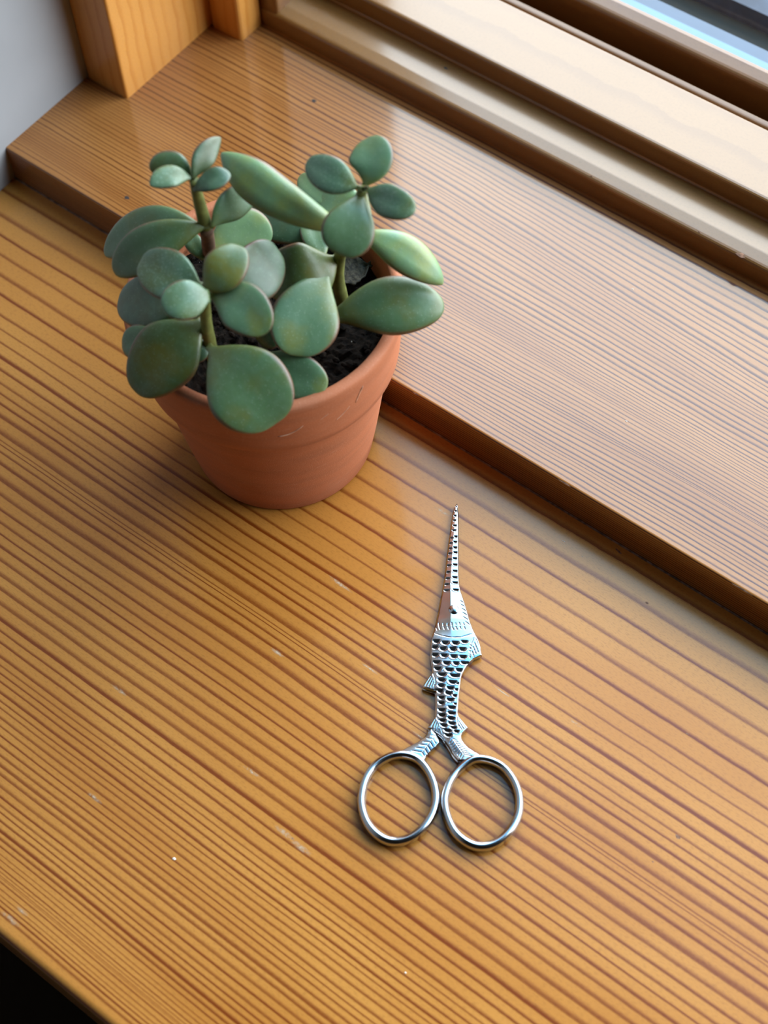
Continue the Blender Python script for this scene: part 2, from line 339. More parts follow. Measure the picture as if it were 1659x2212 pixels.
# ================================================================ the window bay
X0, X1 = -148.0, 1180.0
RY = 33.0
KNOTS = [-155, -100, -50, 0, 40, 80, 120, 160, 220, 320]
LEDGE = [[12.84, 13.2, 13.64, 14.09, 14.44, 14.8, 14.93, 14.93, 14.93, 14.93, 1.17],
    [6.14, 6.38, 6.75, 7.12, 7.42, 7.71, 7.86, 7.86, 7.86, 7.86, 0.92],
    [-0.25, -0.15, 0.02, 0.2, 0.34, 0.48, 0.56, 0.56, 0.56, 0.56, 1.09],
    [-7.13, -7.04, -6.81, -6.58, -6.39, -6.21, -6.08, -6.08, -6.08, -6.08, 1.26],
    [-13.16, -13.06, -12.92, -12.79, -12.68, -12.57, -12.48, -12.48, -12.48, -12.48, 0.92],
    [-19.48, -19.38, -19.17, -18.96, -18.8, -18.63, -18.47, -18.47, -18.47, -18.47, 0.8],
    [-23.74, -23.65, -23.47, -23.3, -23.16, -23.03, -22.89, -22.89, -22.89, -22.89, 0.54],
    [-27.77, -27.67, -28.1, -28.52, -28.26, -27.81, -27.37, -27.37, -27.37, -27.37, 0.78],
    [-32.48, -32.39, -32.38, -32.38, -32.26, -32.08, -31.91, -31.91, -31.91, -31.91, 1.31],
    [-36.02, -35.93, -36.0, -36.09, -36.09, -36.04, -35.99, -35.99, -35.99, -35.99, 0.81],
    [-39.9, -39.81, -39.9, -40.02, -39.96, -39.75, -39.54, -39.48, -39.48, -39.48, 0.73],
    [-42.83, -42.73, -42.87, -43.06, -42.99, -42.66, -42.34, -42.24, -42.24, -42.24, 0.73],
    [-45.73, -45.63, -45.75, -45.93, -45.91, -45.68, -45.45, -45.36, -45.36, -45.36, 0.84],
    [-49.5, -49.41, -49.35, -49.24, -49.18, -49.16, -49.13, -49.12, -49.12, -49.12, 1.4],
    [-54.3, -54.2, -54.11, -53.94, -53.78, -53.57, -53.36, -53.26, -53.26, -53.26, 1.17],
    [-55.97, -55.87, -55.78, -55.59, -55.47, -55.46, -55.46, -55.46, -55.46, -55.46, 0.33],
    [-57.19, -57.1, -56.98, -56.71, -56.52, -56.46, -56.4, -56.36, -56.36, -56.36, 0.33],
    [-59.42, -59.33, -59.21, -59.02, -58.88, -58.81, -58.74, -58.69, -58.69, -58.69, 0.7],
    [-62.81, -62.72, -62.6, -62.05, -61.65, -61.72, -61.78, -61.83, -61.83, -61.83, 0.95],
    [-67.28, -67.18, -67.07, -66.39, -65.84, -66.05, -66.26, -66.41, -66.41, -66.41, 1.56],
    [-71.21, -71.11, -71.0, -70.27, -69.68, -69.83, -70.03, -70.2, -70.2, -70.2, 0.87],
    [-75.12, -75.02, -74.9, -74.28, -73.79, -73.74, -73.77, -73.81, -73.81, -73.81, 0.89],
    [-78.63, -78.54, -78.42, -77.84, -77.37, -77.25, -77.24, -77.23, -77.23, -77.23, 0.89],
    [-81.59, -81.5, -81.38, -80.8, -80.32, -80.07, -79.92, -79.78, -79.78, -79.78, 0.5],
    [-85.0, -84.9, -84.79, -84.31, -83.9, -83.64, -83.49, -83.34, -83.34, -83.34, 1.2],
    [-88.53, -88.44, -88.32, -87.94, -87.58, -87.25, -86.94, -86.62, -86.62, -86.62, 1.0],
    [-92.34, -92.25, -92.13, -91.81, -91.46, -91.04, -90.54, -90.04, -90.04, -90.04, 1.23],
    [-95.83, -95.74, -95.62, -95.44, -95.22, -94.91, -94.42, -93.94, -93.94, -93.94, 1.16],
    [-99.57, -99.48, -99.36, -99.07, -98.69, -98.35, -98.09, -97.82, -97.82, -97.82, 1.12],
    [-103.41, -103.32, -103.2, -103.12, -103.01, -102.81, -102.33, -101.85, -101.85, -101.85, 1.24],
    [-106.0, -105.91, -105.79, -105.82, -105.86, -105.9, -105.43, -104.95, -104.95, -104.95, 0.63],
    [-108.87, -108.77, -108.65, -108.67, -108.69, -108.72, -108.24, -107.76, -107.76, -107.76, 0.8],
    [-112.31, -112.22, -112.1, -112.11, -112.16, -112.2, -111.72, -111.24, -111.24, -111.24, 0.84],
    [-114.21, -114.12, -114.0, -114.02, -114.01, -114.0, -113.52, -113.04, -113.04, -113.04, 0.46],
    [-116.15, -116.06, -115.94, -115.95, -116.0, -116.05, -115.58, -115.1, -115.1, -115.1, 0.54],
    [-118.09, -118.0, -117.88, -117.89, -118.06, -118.23, -117.75, -117.27, -117.27, -117.27, 0.59],
    [-120.68, -120.59, -120.47, -120.48, -120.57, -120.67, -120.19, -119.71, -119.71, -119.71, 0.84],
    [-122.51, -122.42, -122.3, -122.31, -122.21, -122.11, -121.63, -121.15, -121.15, -121.15, 0.38],
    [-124.13, -124.04, -123.92, -123.93, -124.04, -124.15, -123.67, -123.19, -123.19, -123.19, 0.59],
    [-126.4, -126.31, -126.19, -126.21, -126.25, -126.29, -125.81, -125.33, -125.33, -125.33, 0.67],
    [-128.26, -128.17, -128.05, -128.06, -128.27, -128.48, -128.54, -128.07, -128.07, -128.07, 0.5],
    [-130.39, -130.3, -130.18, -130.19, -130.15, -130.11, -130.1, -129.62, -129.62, -129.62, 0.42],
    [-132.63, -132.54, -132.42, -132.44, -132.23, -132.01, -131.93, -131.45, -131.45, -131.45, 0.67],
    [-134.86, -134.76, -134.65, -134.66, -134.4, -134.12, -134.01, -133.53, -133.53, -133.53, 0.71],
    [-137.07, -136.97, -136.85, -136.87, -136.74, -136.59, -136.52, -136.04, -136.04, -136.04, 1.17],
    [-138.99, -138.89, -138.77, -138.79, -138.64, -138.46, -138.38, -137.9, -137.9, -137.9, 0.71],
    [-141.57, -141.48, -141.36, -141.38, -141.25, -141.08, -140.98, -140.5, -140.5, -140.5, 0.75],
    [-143.74, -143.64, -143.52, -143.54, -143.45, -143.33, -143.25, -142.77, -142.77, -142.77, 0.59],
    [-145.48, -145.39, -145.27, -145.28, -145.38, -145.53, -145.63, -145.15, -145.15, -145.15, 0.71],
    [-146.88, -146.79, -146.67, -146.68, -146.89, -147.21, -147.43, -146.95, -146.95, -146.95, 0.38],
    [-148.81, -148.72, -148.6, -148.61, -148.61, -148.94, -149.16, -148.68, -148.68, -148.68, 0.67],
    [-151.05, -150.96, -150.84, -150.85, -150.85, -151.18, -151.4, -150.92, -150.92, -150.92, 1.0],
    [-152.63, -152.53, -152.41, -152.43, -152.43, -152.75, -152.97, -152.5, -152.5, -152.5, 0.67],
    [-154.06, -153.97, -153.85, -153.86, -153.86, -154.19, -154.41, -153.93, -153.93, -153.93, 0.33],
    [-155.62, -155.53, -155.41, -155.42, -155.42, -155.75, -155.97, -155.49, -155.49, -155.49, 0.25],
    [-156.78, -156.69, -156.57, -156.58, -156.58, -156.91, -157.13, -156.65, -156.65, -156.65, 0.33],
    [-158.33, -158.23, -158.11, -158.13, -158.13, -158.45, -158.67, -158.2, -158.2, -158.2, 0.33],
    [-159.51, -159.42, -159.3, -159.31, -159.31, -159.64, -159.86, -159.38, -159.38, -159.38, 0.33],
    [-160.47, -160.38, -160.26, -160.27, -160.27, -160.6, -160.82, -160.34, -160.34, -160.34, 0.25],
    [-160.98, -160.88, -160.77, -160.78, -160.78, -161.11, -161.33, -160.85, -160.85, -160.85, 0.25],
    [-162.25, -162.15, -162.04, -162.05, -162.05, -162.38, -162.6, -162.12, -162.12, -162.12, 0.33],
    [-164.14, -164.05, -163.93, -163.94, -163.94, -164.27, -164.49, -164.01, -164.01, -164.01, 0.33],
    [-165.78, -165.68, -165.56, -165.58, -165.58, -165.9, -166.12, -165.64, -165.64, -165.64, 0.42],
    [-167.21, -167.12, -167.0, -167.01, -167.01, -167.34, -167.56, -167.08, -167.08, -167.08, 0.5],
    [-168.89, -168.79, -168.68, -168.69, -168.69, -169.02, -169.24, -168.76, -168.76, -168.76, 0.75],
    [-170.8, -170.71, -170.59, -170.6, -170.6, -170.93, -171.15, -170.67, -170.67, -170.67, 0.84]]
SILLX = (-5.1, 73.8)
SILL = [(122.07, 123.35, 0), (119.49, 120.72, 0), (116.45, 118.11, 0), (113.43, 116.43, 0), (111.06, 114.45, 0), (109.02, 112.33, 0), (106.98, 111.12, 0), (105.12, 109.47, 0), (102.33, 107.37, 0), (100.02, 104.99, 1), (98.18, 102.62, 0), (96.81, 101.29, 0), (95.44, 100.26, 0), (93.47, 98.94, 0), (91.48, 96.75, 0), (89.68, 93.96, 0), (88.04, 91.94, 0), (86.55, 90.22, 0), (84.63, 87.22, 1), (82.85, 85.23, 0), (80.94, 83.39, 0), (78.75, 80.86, 0), (76.63, 78.49, 1), (74.52, 76.12, 0), (72.78, 74.19, 0), (71.06, 72.26, 0), (69.47, 70.48, 0), (68.37, 69.25, 0), (67.28, 68.03, 0), (66.07, 66.67, 0), (64.86, 65.32, 0), (64.01, 64.38, 0), (62.91, 63.14, 0), (61.95, 62.07, 0), (61.11, 61.13, 0), (59.68, 59.53, 0), (58.26, 57.94, 0), (56.60, 56.09, 0), (55.31, 54.64, 0), (53.90, 53.07, 0), (52.50, 51.50, 0), (51.46, 50.33, 0), (50.30, 49.04, 0), (49.48, 47.35, 1), (48.40, 45.43, 0), (46.78, 44.02, 0), (45.43, 42.61, 0), (43.83, 41.34, 0), (42.09, 40.45, 0), (40.63, 39.36, 0), (38.91, 37.98, 0), (37.60, 36.84, 0), (36.55, 35.84, 0), (35.37, 34.84, 0), (34.06, 33.97, 0), (32.50, 32.60, 0), (30.69, 30.74, 0)]
# --- pine ledge in front (growth rings measured one by one)
LEDGE_EDGE = -171.8; LEDGE_T = 26.0
def ledge():
    xs = [X0 + 6.0 * i for i in range(64)] + [300, 420, 600, 800, 1000, X1]
    rows = []                                    # (phase, [y at knots], share)
    n = len(LEDGE)
    r0 = LEDGE[0]
    for d in (24.5, 12.5): rows.append((n + (24.5 if d > 20 else 12.5) / 9.0, [v + d for v in r0[:-1]], 0.12))
    for k, r in enumerate(LEDGE):
        sp = (LEDGE[k - 1][4] - r[4]) if k else 7.0
        rows.append((float(n - k), r[:-1], min(0.8, r[-1] / sp)))
    vs, g, fs = [], [], []
    def wave(x, y): return 0.6 * noise.noise((x * 0.010, y * 0.014, 3.0)) + 0.16 * noise.noise((x * 0.03, y * 0.04, 9.0))
    def prof_y(row, x):
        K, Y = KNOTS, row[1]
        if x >= K[-1]: return Y[-1]
        for i in range(len(K) - 1):
            if x <= K[i + 1]:
                t = max(0.0, (x - K[i]) / (K[i + 1] - K[i])); t = t * t * (3 - 2 * t); return Y[i] * (1 - t) + Y[i + 1] * t
        return Y[-1]
    R_ = 2.4
    cols = []
    for x in xs:
        c = []
        top = min(1.0, 1.0)
        for ph, Y, w in rows:
            y = prof_y((ph, Y), x) + wave(x, Y[4])
            if y < -158: y = -158 + (y + 158) * 0.76
            c.append([y, ph, w])
        last_ph = c[-1][1]
        # keep rows in front of the rounded front edge
        flat = [q for q in c if q[0] > LEDGE_EDGE + R_ + 0.2]
        while len(flat) < len(c): flat.append([max(LEDGE_EDGE + R_ + 0.02, min(flat[-1][0], LEDGE_EDGE + R_ + 0.2) - 0.003), flat[-1][1] - 0.01, flat[-1][2]])
        pts = [(x, q[0], 0.0) for q in flat]; gg = [(q[1], x, q[2]) for q in flat]
        ph = gg[-1][0]; sp = 1.7
        for i in range(9):
            a = pi / 2 * i / 8; pts.append((x, LEDGE_EDGE + R_ - R_ * sin(a), -R_ + R_ * cos(a))); ph -= 5.0 / 8 / sp / 2.5; gg.append((ph, x, 0.3))
        for z in (-12.0, -LEDGE_T): pts.append((x, LEDGE_EDGE, z)); ph -= 5; gg.append((ph, x, 0.4))
        pts.append((x, RY, -LEDGE_T)); gg.append((ph - 30, x, 0.4)); pts.append((x, RY, 0.0)); gg.append((gg[0][0] + 0.2, x, 0.12))
        cols.append(pts); g += gg; vs += pts
    m_ = len(cols[0])
    for j in range(len(xs) - 1):
        for i in range(m_):
            a = j * m_ + i; b_ = j * m_ + (i + 1) % m_
            fs.append((a, b_, b_ + m_, a + m_))
    fs.append(tuple(range(m_))); fs.append(tuple((len(xs) - 1) * m_ + i for i in range(m_))[::-1])
    vs = [(max(v[0], X0), min(v[1], RY), v[2]) for v in vs]
    o = mesh('ledge_board', vs, fs, M['ledge']); setvec(o, 'grain', g)
    bm = bmesh.new(); bm.from_mesh(o.data); bmesh.ops.recalc_face_normals(bm, faces=bm.faces); bm.to_mesh(o.data); bm.free()
    tag(o, 'wide pine ledge board with bold brown grain stripes under the pot and scissors', 'ledge')
    return o
ledge_o = ledge()

# --- raised sill board behind it
SY0, SY1, SZ = 29.2, 132.0, 15.1
def sill():
    xs = [X0 + 6.0 * i for i in range(66)] + [260, 300, 360, 450, 600, 800, 1000, X1]
    n = len(SILL); vs, g, fs = [], [], []; m_ = None
    xa, xb = SILLX
    for x in xs:
        t = (x - xa) / (xb - xa); t = max(-0.35, min(1.6, t))
        pts, gg = [(x, SY1, SZ)], [(n + 3.5, x, 0.3)]
        for k, (b_, a_, thick) in enumerate(SILL):
            y = a_ * (1 - t) + b_ * t + 0.9 * noise.noise((x * 0.014, a_ * 0.022, 1.0)) + 0.25 * noise.noise((x * 0.06, a_ * 0.1, 5.0))
            pts.append((x, max(y + 0.45, SY0 + 1.2), SZ)); gg.append((n - k, x, (0.46 if thick else 0.30) * (0.42 + 0.58 * max(0.0, min(1.0, (x + 120) / 110)))))
        for i in range(2, len(pts)):
            if pts[i][1] > pts[i - 1][1] - 0.15: pts[i] = (x, max(pts[i - 1][1] - 0.15, SY0 + 1.0), SZ)
        ph = gg[-1][0]
        for i in range(5):
            a = pi / 2 * i / 4; pts.append((x, SY0 + 0.8 - 0.8 * sin(a), SZ - 0.8 + 0.8 * cos(a))); ph -= 0.25; gg.append((ph, x, 0.3))
        for i in range(1, 4):
            pts.append((x, SY0, (SZ - 0.8) * (1 - i / 3))); ph -= 4.3; gg.append((ph, x, 0.5))
        pts.append((x, SY1, 0.0)); gg.append((ph - 40, x, 0.3))
        m_ = len(pts); vs += pts; g += gg
    for j in range(len(xs) - 1):
        for i in range(m_):
            a = j * m_ + i; b_ = j * m_ + (i + 1) % m_; fs.append((a, b_, b_ + m_, a + m_))
    fs.append(tuple(range(m_))); fs.append(tuple((len(xs) - 1) * m_ + i for i in range(m_))[::-1])
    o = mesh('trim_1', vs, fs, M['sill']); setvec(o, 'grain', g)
    bm = bmesh.new(); bm.from_mesh(o.data); bmesh.ops.recalc_face_normals(bm, faces=bm.faces); bm.to_mesh(o.data); bm.free()
    return struct(o)
sill_o = sill()
# dusty joint line at the foot of the sill
j = mesh('joint_line', [(x, y, z) for x in (X0, X1) for y, z in ((SY0 - 0.55, 0.02), (SY0 - 0.25, 0.16), (SY0, 0.22))], [(0, 1, 4, 3), (1, 2, 5, 4)], M['seal'], sill_o)

# --- casing post
casing = struct(box('trim_2', (X0, 72.0, SZ), (-128.6, 127.0, 1060), M['casing'], pitch=5.0, seed=3.2, bev=1.2, axis='z'))
stop = struct(box('trim_3', (-128.6, 118.5, SZ), (-113.5, 131.0, 1060), M['casing'], pitch=5.0, seed=9.2, bev=2.2, axis='z'))

# --- window frame: lower rail with a step, sash, pane
XR = -113.5
win = struct(empty('window_1', (400, 150, 40)))
def wpart(o): o.parent = win; o.matrix_parent_inverse = Matrix.Translation((-0.4, -0.15, -0.04)); return o
rail_p = rounded([(130.4, SZ), (136.0, SZ), (136.0, 2.0), (176.5, 2.0), (176.5, 30.9), (148.7, 30.9), (148.7, 22.7), (135.9, 23.3), (130.4, 22.6)], [0, 0, 0, 0, 0.8, 1.6, 1.0, 0.5, 1.6])
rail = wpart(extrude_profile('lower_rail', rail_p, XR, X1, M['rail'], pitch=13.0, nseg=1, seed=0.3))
bead = wpart(extrude_profile('glazing_bead', rounded([(179.6, 0.0), (182.4, 0.0), (182.4, 28.3), (179.6, 27.9)], [0, 0, 0.5, 1.2]), XR, X1, M['sash'], pitch=9.0, seed=2.1))
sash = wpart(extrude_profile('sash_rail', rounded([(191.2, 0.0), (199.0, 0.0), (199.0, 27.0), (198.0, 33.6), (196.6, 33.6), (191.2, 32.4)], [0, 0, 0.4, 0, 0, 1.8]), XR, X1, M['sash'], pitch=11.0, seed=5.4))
stile = wpart(extrude_profile('sash_stile', rounded([(XR - 16, 131.0), (-106.0, 131.0), (-106.0, 199.0), (XR - 16, 199.0)], [0, 1.5, 1, 0]), SZ, 1060, M['sash'], pitch=10.0, axis='z', seed=1.4))
stile_r = wpart(extrude_profile('sash_stile', rounded([(1000.0, 131.0), (1030.0, 131.0), (1030.0, 199.0), (1000.0, 199.0)], 1.0), SZ + 25, 1060, M['sash'], pitch=10.0, axis='z', seed=2.4))
head = wpart(extrude_profile('head_rail', rounded([(131.0, 1050.0), (199.0, 1050.0), (199.0, 1085.0), (131.0, 1085.0)], 1.0), -110.0, 1030.0, M['sash'], pitch=10.0, seed=7.4))
pane = wpart(mesh('glass_pane', [(-106.5, 197.4, 33.2), (1000.5, 197.4, 33.2), (1000.5, 197.4, 1050.5), (-106.5, 197.4, 1050.5)], [(0, 1, 2, 3)], M['glass']))
# outside of the window
osill = wpart(extrude_profile('outer_sill', [(199.0, 5.0), (207.5, 5.0), (207.5, 27.2), (199.0, 28.8)], -140.0, 1100.0, M['flash'], pitch=20))
olip = wpart(extrude_profile('outer_lip', [(207.5, 5.0), (215.0, 5.0), (215.0, 25.0), (207.5, 26.4)], -140.0, 1100.0, M['flash2'], pitch=20))
struct(mesh('trim_4', [(-400, 215.0, -40), (1500, 215.0, -40), (1500, 236, -40), (-400, 236, -40), (-400, 215.0, 12), (1500, 215.0, 12), (1500, 236, 12), (-400, 236, 12)],
    [(0, 1, 5, 4), (1, 2, 6, 5), (2, 3, 7, 6), (3, 0, 4, 7), (4, 5, 6, 7), (0, 3, 2, 1)], M['gap']))
struct(mesh('trim_5', [(-400, 236, -60), (1500, 236, -60), (1500, 420, -60), (-400, 420, -60), (-400, 236, 20), (1500, 236, 20), (1500, 420, 14), (-400, 420, 14)],
    [(0, 1, 5, 4), (1, 2, 6, 5), (2, 3, 7, 6), (3, 0, 4, 7), (4, 5, 6, 7), (0, 3, 2, 1)], M['deck']))

# --- walls, floor, ceiling of the room
def slab(name, a, b, m):
    (x0, y0, z0), (x1, y1, z1) = a, b
    v = [(x0, y0, z0), (x1, y0, z0), (x1, y1, z0), (x0, y1, z0), (x0, y0, z1), (x1, y0, z1), (x1, y1, z1), (x0, y1, z1)]
    return struct(mesh(name, v, [(0, 3, 2, 1), (4, 5, 6, 7), (0, 1, 5, 4), (1, 2, 6, 5), (2, 3, 7, 6), (3, 0, 4, 7)], m))
slab('wall_left', (-208, -2300, -760), (X0, 200, 1650), M['wall'])
slab('wall_right', (2300, -2300, -760), (2360, 200, 1650), M['room'])
slab('wall_front', (-208, -2360, -760), (2360, -2300, 1650), M['room'])
wb = struct(empty('wall_back', (1000, 150, -760)))
for a, b in (((X0, 131, 1085), (2300, 200, 1650)), ((1030, 131, 10), (2300, 200, 1085)), ((X0, 34, -760), (2300, 126, -27)), ((X0, 132.5, -60), (2300, 199, 0))):
    w_ = slab('wall_panel', a, b, M['room']); w_.parent = wb; w_.matrix_parent_inverse = Matrix.Translation((-1.0, -0.15, 0.76)); del w_['kind']
slab('floor', (-208, -2360, -800), (2360, 200, -760), M['floor'])
slab('ceiling', (-208, -2360, 1650), (2360, 200, 1700), M['room'])

# --- nail holes and chips
def blot(name, x, y, z, rx, ry, m, parent, rot=0.0, h=0.06, n=14, seed=0, nrm='z'):
    rnd = random.Random(seed); vs = [(x, y, z + h)] if nrm == 'z' else [(x, y - h, z)]
    for i in range(n):
        a = 2 * pi * i / n; r = 0.8 + 0.4 * rnd.random(); u, v = rx * cos(a) * r, ry * sin(a) * r
        u, v = u * cos(rot) - v * sin(rot), u * sin(rot) + v * cos(rot)
        vs.append((x + u, y + v, z + 0.01) if nrm == 'z' else (x + u, y - 0.01, z + v))
    return mesh(name, vs, [(0, 1 + i, 1 + (i + 1) % n) for i in range(n)], m, parent)
def resin(x, y, rx, ry, rot, seed):
    o = blot('resin_streak', x, y, 0.0, rx, ry, M['resin'], ledge_o, rot=rot, h=0.02, seed=seed, n=20)
    a = o.data.attributes.new('fade', 'FLOAT', 'POINT'); a.data.foreach_set('value', [1.0] + [0.0] * 20)
blot('nail_hole', -97.5, 37.0, 15.10, 0.9, 0.7, M['hole'], sill_o, seed=0)
blot('nail_hole', -73.4, 110.4, 15.10, 0.9, 0.7, M['hole'], sill_o, seed=1)
blot('nail_hole', -39.8, 144.0, 22.90, 0.9, 0.7, M['hole'], rail, seed=2)
blot('dent', 171.8, -39.8, 0.0, 0.75, 0.50, M['chip'], ledge_o, rot=-0.2, h=0.03, seed=20)
blot('dent', 110.1, 26.8, 0.0, 1.30, 0.35, M['chip'], ledge_o, rot=-0.2, h=0.03, seed=21)
blot('dent', 126.5, 16.9, 0.0, 0.50, 0.40, M['chip'], ledge_o, rot=0.0, h=0.03, seed=22)
blot('dent', 170.0, -49.9, 0.0, 0.30, 0.20, M['chip'], ledge_o, rot=0.0, h=0.03, seed=23)
blot('dent', 158.0, -12.1, 0.0, 0.40, 0.25, M['chip'], ledge_o, rot=0.2, h=0.03, seed=24)
blot('dent', 86.3, -103.5, 0.0, 0.30, 0.25, M['chip'], ledge_o, rot=0.0, h=0.03, seed=25)
tag(blot('crumb', 63.5, -127.5, 0.0, 0.50, 0.35, M['crumb'], None, rot=0.3, h=0.25, seed=40), 'tiny white crumb on the ledge left of the scissors near the front edge', 'crumb')
tag(blot('crumb', 94.6, 19.9, 0.0, 0.45, 0.12, M['crumb'], None, rot=0.1, h=0.25, seed=41), 'thin pale crumb on the ledge close to the foot of the raised sill', 'crumb')
tag(blot('crumb', 102.2, 18.7, 0.0, 0.25, 0.12, M['crumb'], None, rot=0.1, h=0.25, seed=42), 'smaller pale crumb beside the thin one near the sill foot', 'crumb')
tag(blot('crumb', 133.4, -114.4, 0.0, 0.30, 0.20, M['crumb'], None, rot=0.0, h=0.25, seed=43), 'tiny pale crumb on the ledge at the bottom of the picture below the scissors', 'crumb')
tag(blot('crumb', 90.4, 59.2, 15.1, .35, .18, M['crumb'], None, h=0.25, seed=60), 'bright white crumb in the middle of the raised sill board', 'crumb')
tag(blot('crumb', 64.1, 104.4, 15.1, .35, .18, M['crumb'], None, h=0.25, seed=61), 'white speck on the raised sill board close to the window rail', 'crumb')
blot('chip', 87.8, 131.6, 22.4, 2.2, 1.3, M['chip'], rail, h=0.5, seed=70)
blot('chip', 71.7, 131.6, 22.4, 1.6, 0.5, M['chip'], rail, h=0.5, seed=71)
blot('chip', 29.8, 131.6, 22.4, 1.4, 0.5, M['chip'], rail, h=0.5, seed=72)
blot('chip', 87.9, 29.55, 14.75, 3.0, 0.35, M['chip'], sill_o, h=0.25, seed=80)
blot('chip', 149.4, 29.55, 14.75, 4.5, 0.35, M['chip'], sill_o, h=0.25, seed=81)
blot('chip', 31.5, 29.55, 14.75, 1.5, 0.35, M['chip'], sill_o, h=0.25, seed=82)
resin(89.7, -104.1, 4.5, 0.9, -0.02, 90)
resin(83.6, -103.6, 4.0, 0.8, -0.02, 91)
resin(17.4, -98.7, 3.5, 0.6, -0.02, 92)
resin(33.5, -127.5, 3.0, 0.7, -0.02, 93)
resin(48.2, -32.5, 5.0, 0.7, -0.02, 94)
resin(58.2, 6.5, 3.5, 0.7, -0.02, 95)
resin(38.5, -166.8, 4.0, 0.8, -0.02, 96)
resin(39.7, -163.3, 2.5, 0.6, -0.02, 97)
resin(47.2, -61.7, 3.0, 0.7, -0.02, 98)
resin(130.4, -28.3, 2.5, 0.5, -0.02, 99)
resin(64.9, -95.1, 3.5, 0.6, -0.02, 100)
resin(108.1, -32.7, 4.0, 0.3, -0.02, 101)
resin(72.6, -49.6, 3.5, 0.5, -0.02, 102)
resin(96.6, -58.1, 2.8, 0.4, -0.02, 103)

# ================================================================ potted succulent
plant = empty('potted_succulent', (0, 0, 0))
tag(plant, 'jade-like succulent with fleshy green leaves in a small terracotta pot', 'plant')
H = 70.8
pot = lathe('pot', [(0.1, 0), (27.6, 0), (28.5, 0.5), (28.95, 1.6), (30.6, 12), (32.4, 25), (34.2, 38), (35.4, 46.0), (36.0, 47.6), (37.4, 48.0), (38.1, 48.8), (38.5, 52), (39.2, 60), (39.8, 68), (39.9, 69.8), (39.4, H), (38.0, H + 0.15),
     (36.9, H), (36.4, H - 0.8), (36.1, 66), (35.2, 58), (33, 50)], M['pot'], plant, 160, 0.0015)
def scratch(a0, z0, a1, z1, bow, r):
    P = []
    for i in range(9):
        q = i / 8; a = math.radians(a0 + (a1 - a0) * q); z = z0 + (z1 - z0) * q + bow * sin(pi * q); rr = 38.62 + (z - 52) * 0.0785
        P.append((rr * cos(a), rr * sin(a), z))
    tube('scratch', P, [r * 0.3] + [r] * 7 + [r * 0.3], M['scuff'], pot, 6)
scratch(-47, 57.5, -36, 61.0, -1.0, 0.16); scratch(-12, 60.0, -8, 66.0, 0.4, 0.18); scratch(-22, 57.0, -15, 60.5, -0.3, 0.10); scratch(-29, 61.0, -25, 62.5, 0.1, 0.08)
# soil
def soil():
    vs, fs = [], []; nr, ns = 34, 110
    for j in range(nr):
        r = 35.4 * j / (nr - 1)
        for i in range(ns):
            a = 2 * pi * i / ns; x, y = r * cos(a), r * sin(a)
            z = 60.0 + 1.5 * noise.noise((x * 0.09, y * 0.09, 2)) + 1.5 * noise.noise((x * 0.35, y * 0.35, 5)) + 0.9 * noise.noise((x * 0.9, y * 0.9, 8)) - 0.8 * (r / 35) ** 4
            vs.append((x, y, z))
    for j in range(nr - 1):
        for i in range(ns): fs.append((j * ns + i, j * ns + (i + 1) % ns, (j + 1) * ns + (i + 1) % ns, (j + 1) * ns + i))
    o = mesh('soil', vs, fs, M['soil'], plant, False); o['kind'] = 'stuff'; return o
soil_o = soil()
def crumbs():
    rnd = random.Random(4); bm = bmesh.new()
    for i in range(260):
        a, r = rnd.random() * 2 * pi, 34 * sqrt(rnd.random()); s = rnd.uniform(0.4, 1.5)
        mt = Matrix.Translation((r * cos(a) * S, r * sin(a) * S, (60.6 + rnd.random() * 1.2) * S)) @ Matrix.Rotation(rnd.random() * 6, 4, 'Z') @ Matrix.Diagonal((s * S, s * S * rnd.uniform(0.5, 1), s * S * 0.6, 1))
        bmesh.ops.create_icosphere(bm, subdivisions=1, radius=1.0, matrix=mt)
    me = bpy.data.meshes.new('soil_crumbs'); bm.to_mesh(me); bm.free()
    o = link('soil_crumbs', me, M['soil'], soil_o); o['kind'] = 'stuff'
    bm = bmesh.new()
    for i in range(46):
        a, r = rnd.random() * 2 * pi, 33 * sqrt(rnd.random())
        bmesh.ops.create_icosphere(bm, subdivisions=1, radius=rnd.uniform(0.08, 0.2) * S, matrix=Matrix.Translation((r * cos(a) * S, r * sin(a) * S, 61.9 * S)))
    me = bpy.data.meshes.new('pale_grit'); bm.to_mesh(me); bm.free()
    o = link('pale_grit', me, M['perlite'], soil_o); o['kind'] = 'stuff'
crumbs()
st = tube('stem', [(-19.5, -0.4, 60.0), (-18.7, -0.9, 65.5), (-17.8, -1.5, 71.0), (-17.0, -2.0, 76.4), (-16.1, -2.7, 81.4), (-15.1, -3.5, 85.9), (-14.0, -4.3, 90.0), (-12.9, -5.2, 94.0), (-11.8, -6.1, 98.0)], [2.1, 2.08, 2.05, 2.02, 2.0, 1.98, 1.95, 1.92, 1.9], M['stem_old'], plant)
st = tube('stem', [(-12.1, -5.7, 97.0), (-12.2, -5.9, 99.8), (-12.2, -6.1, 102.5), (-12.2, -6.3, 105.2), (-12.2, -6.5, 107.9), (-12.0, -6.8, 110.5), (-11.8, -7.1, 113.0), (-11.5, -7.4, 115.5), (-11.2, -7.7, 118.0)], [1.9, 1.82, 1.75, 1.68, 1.6, 1.52, 1.45, 1.38, 1.3], M['stem'], plant)
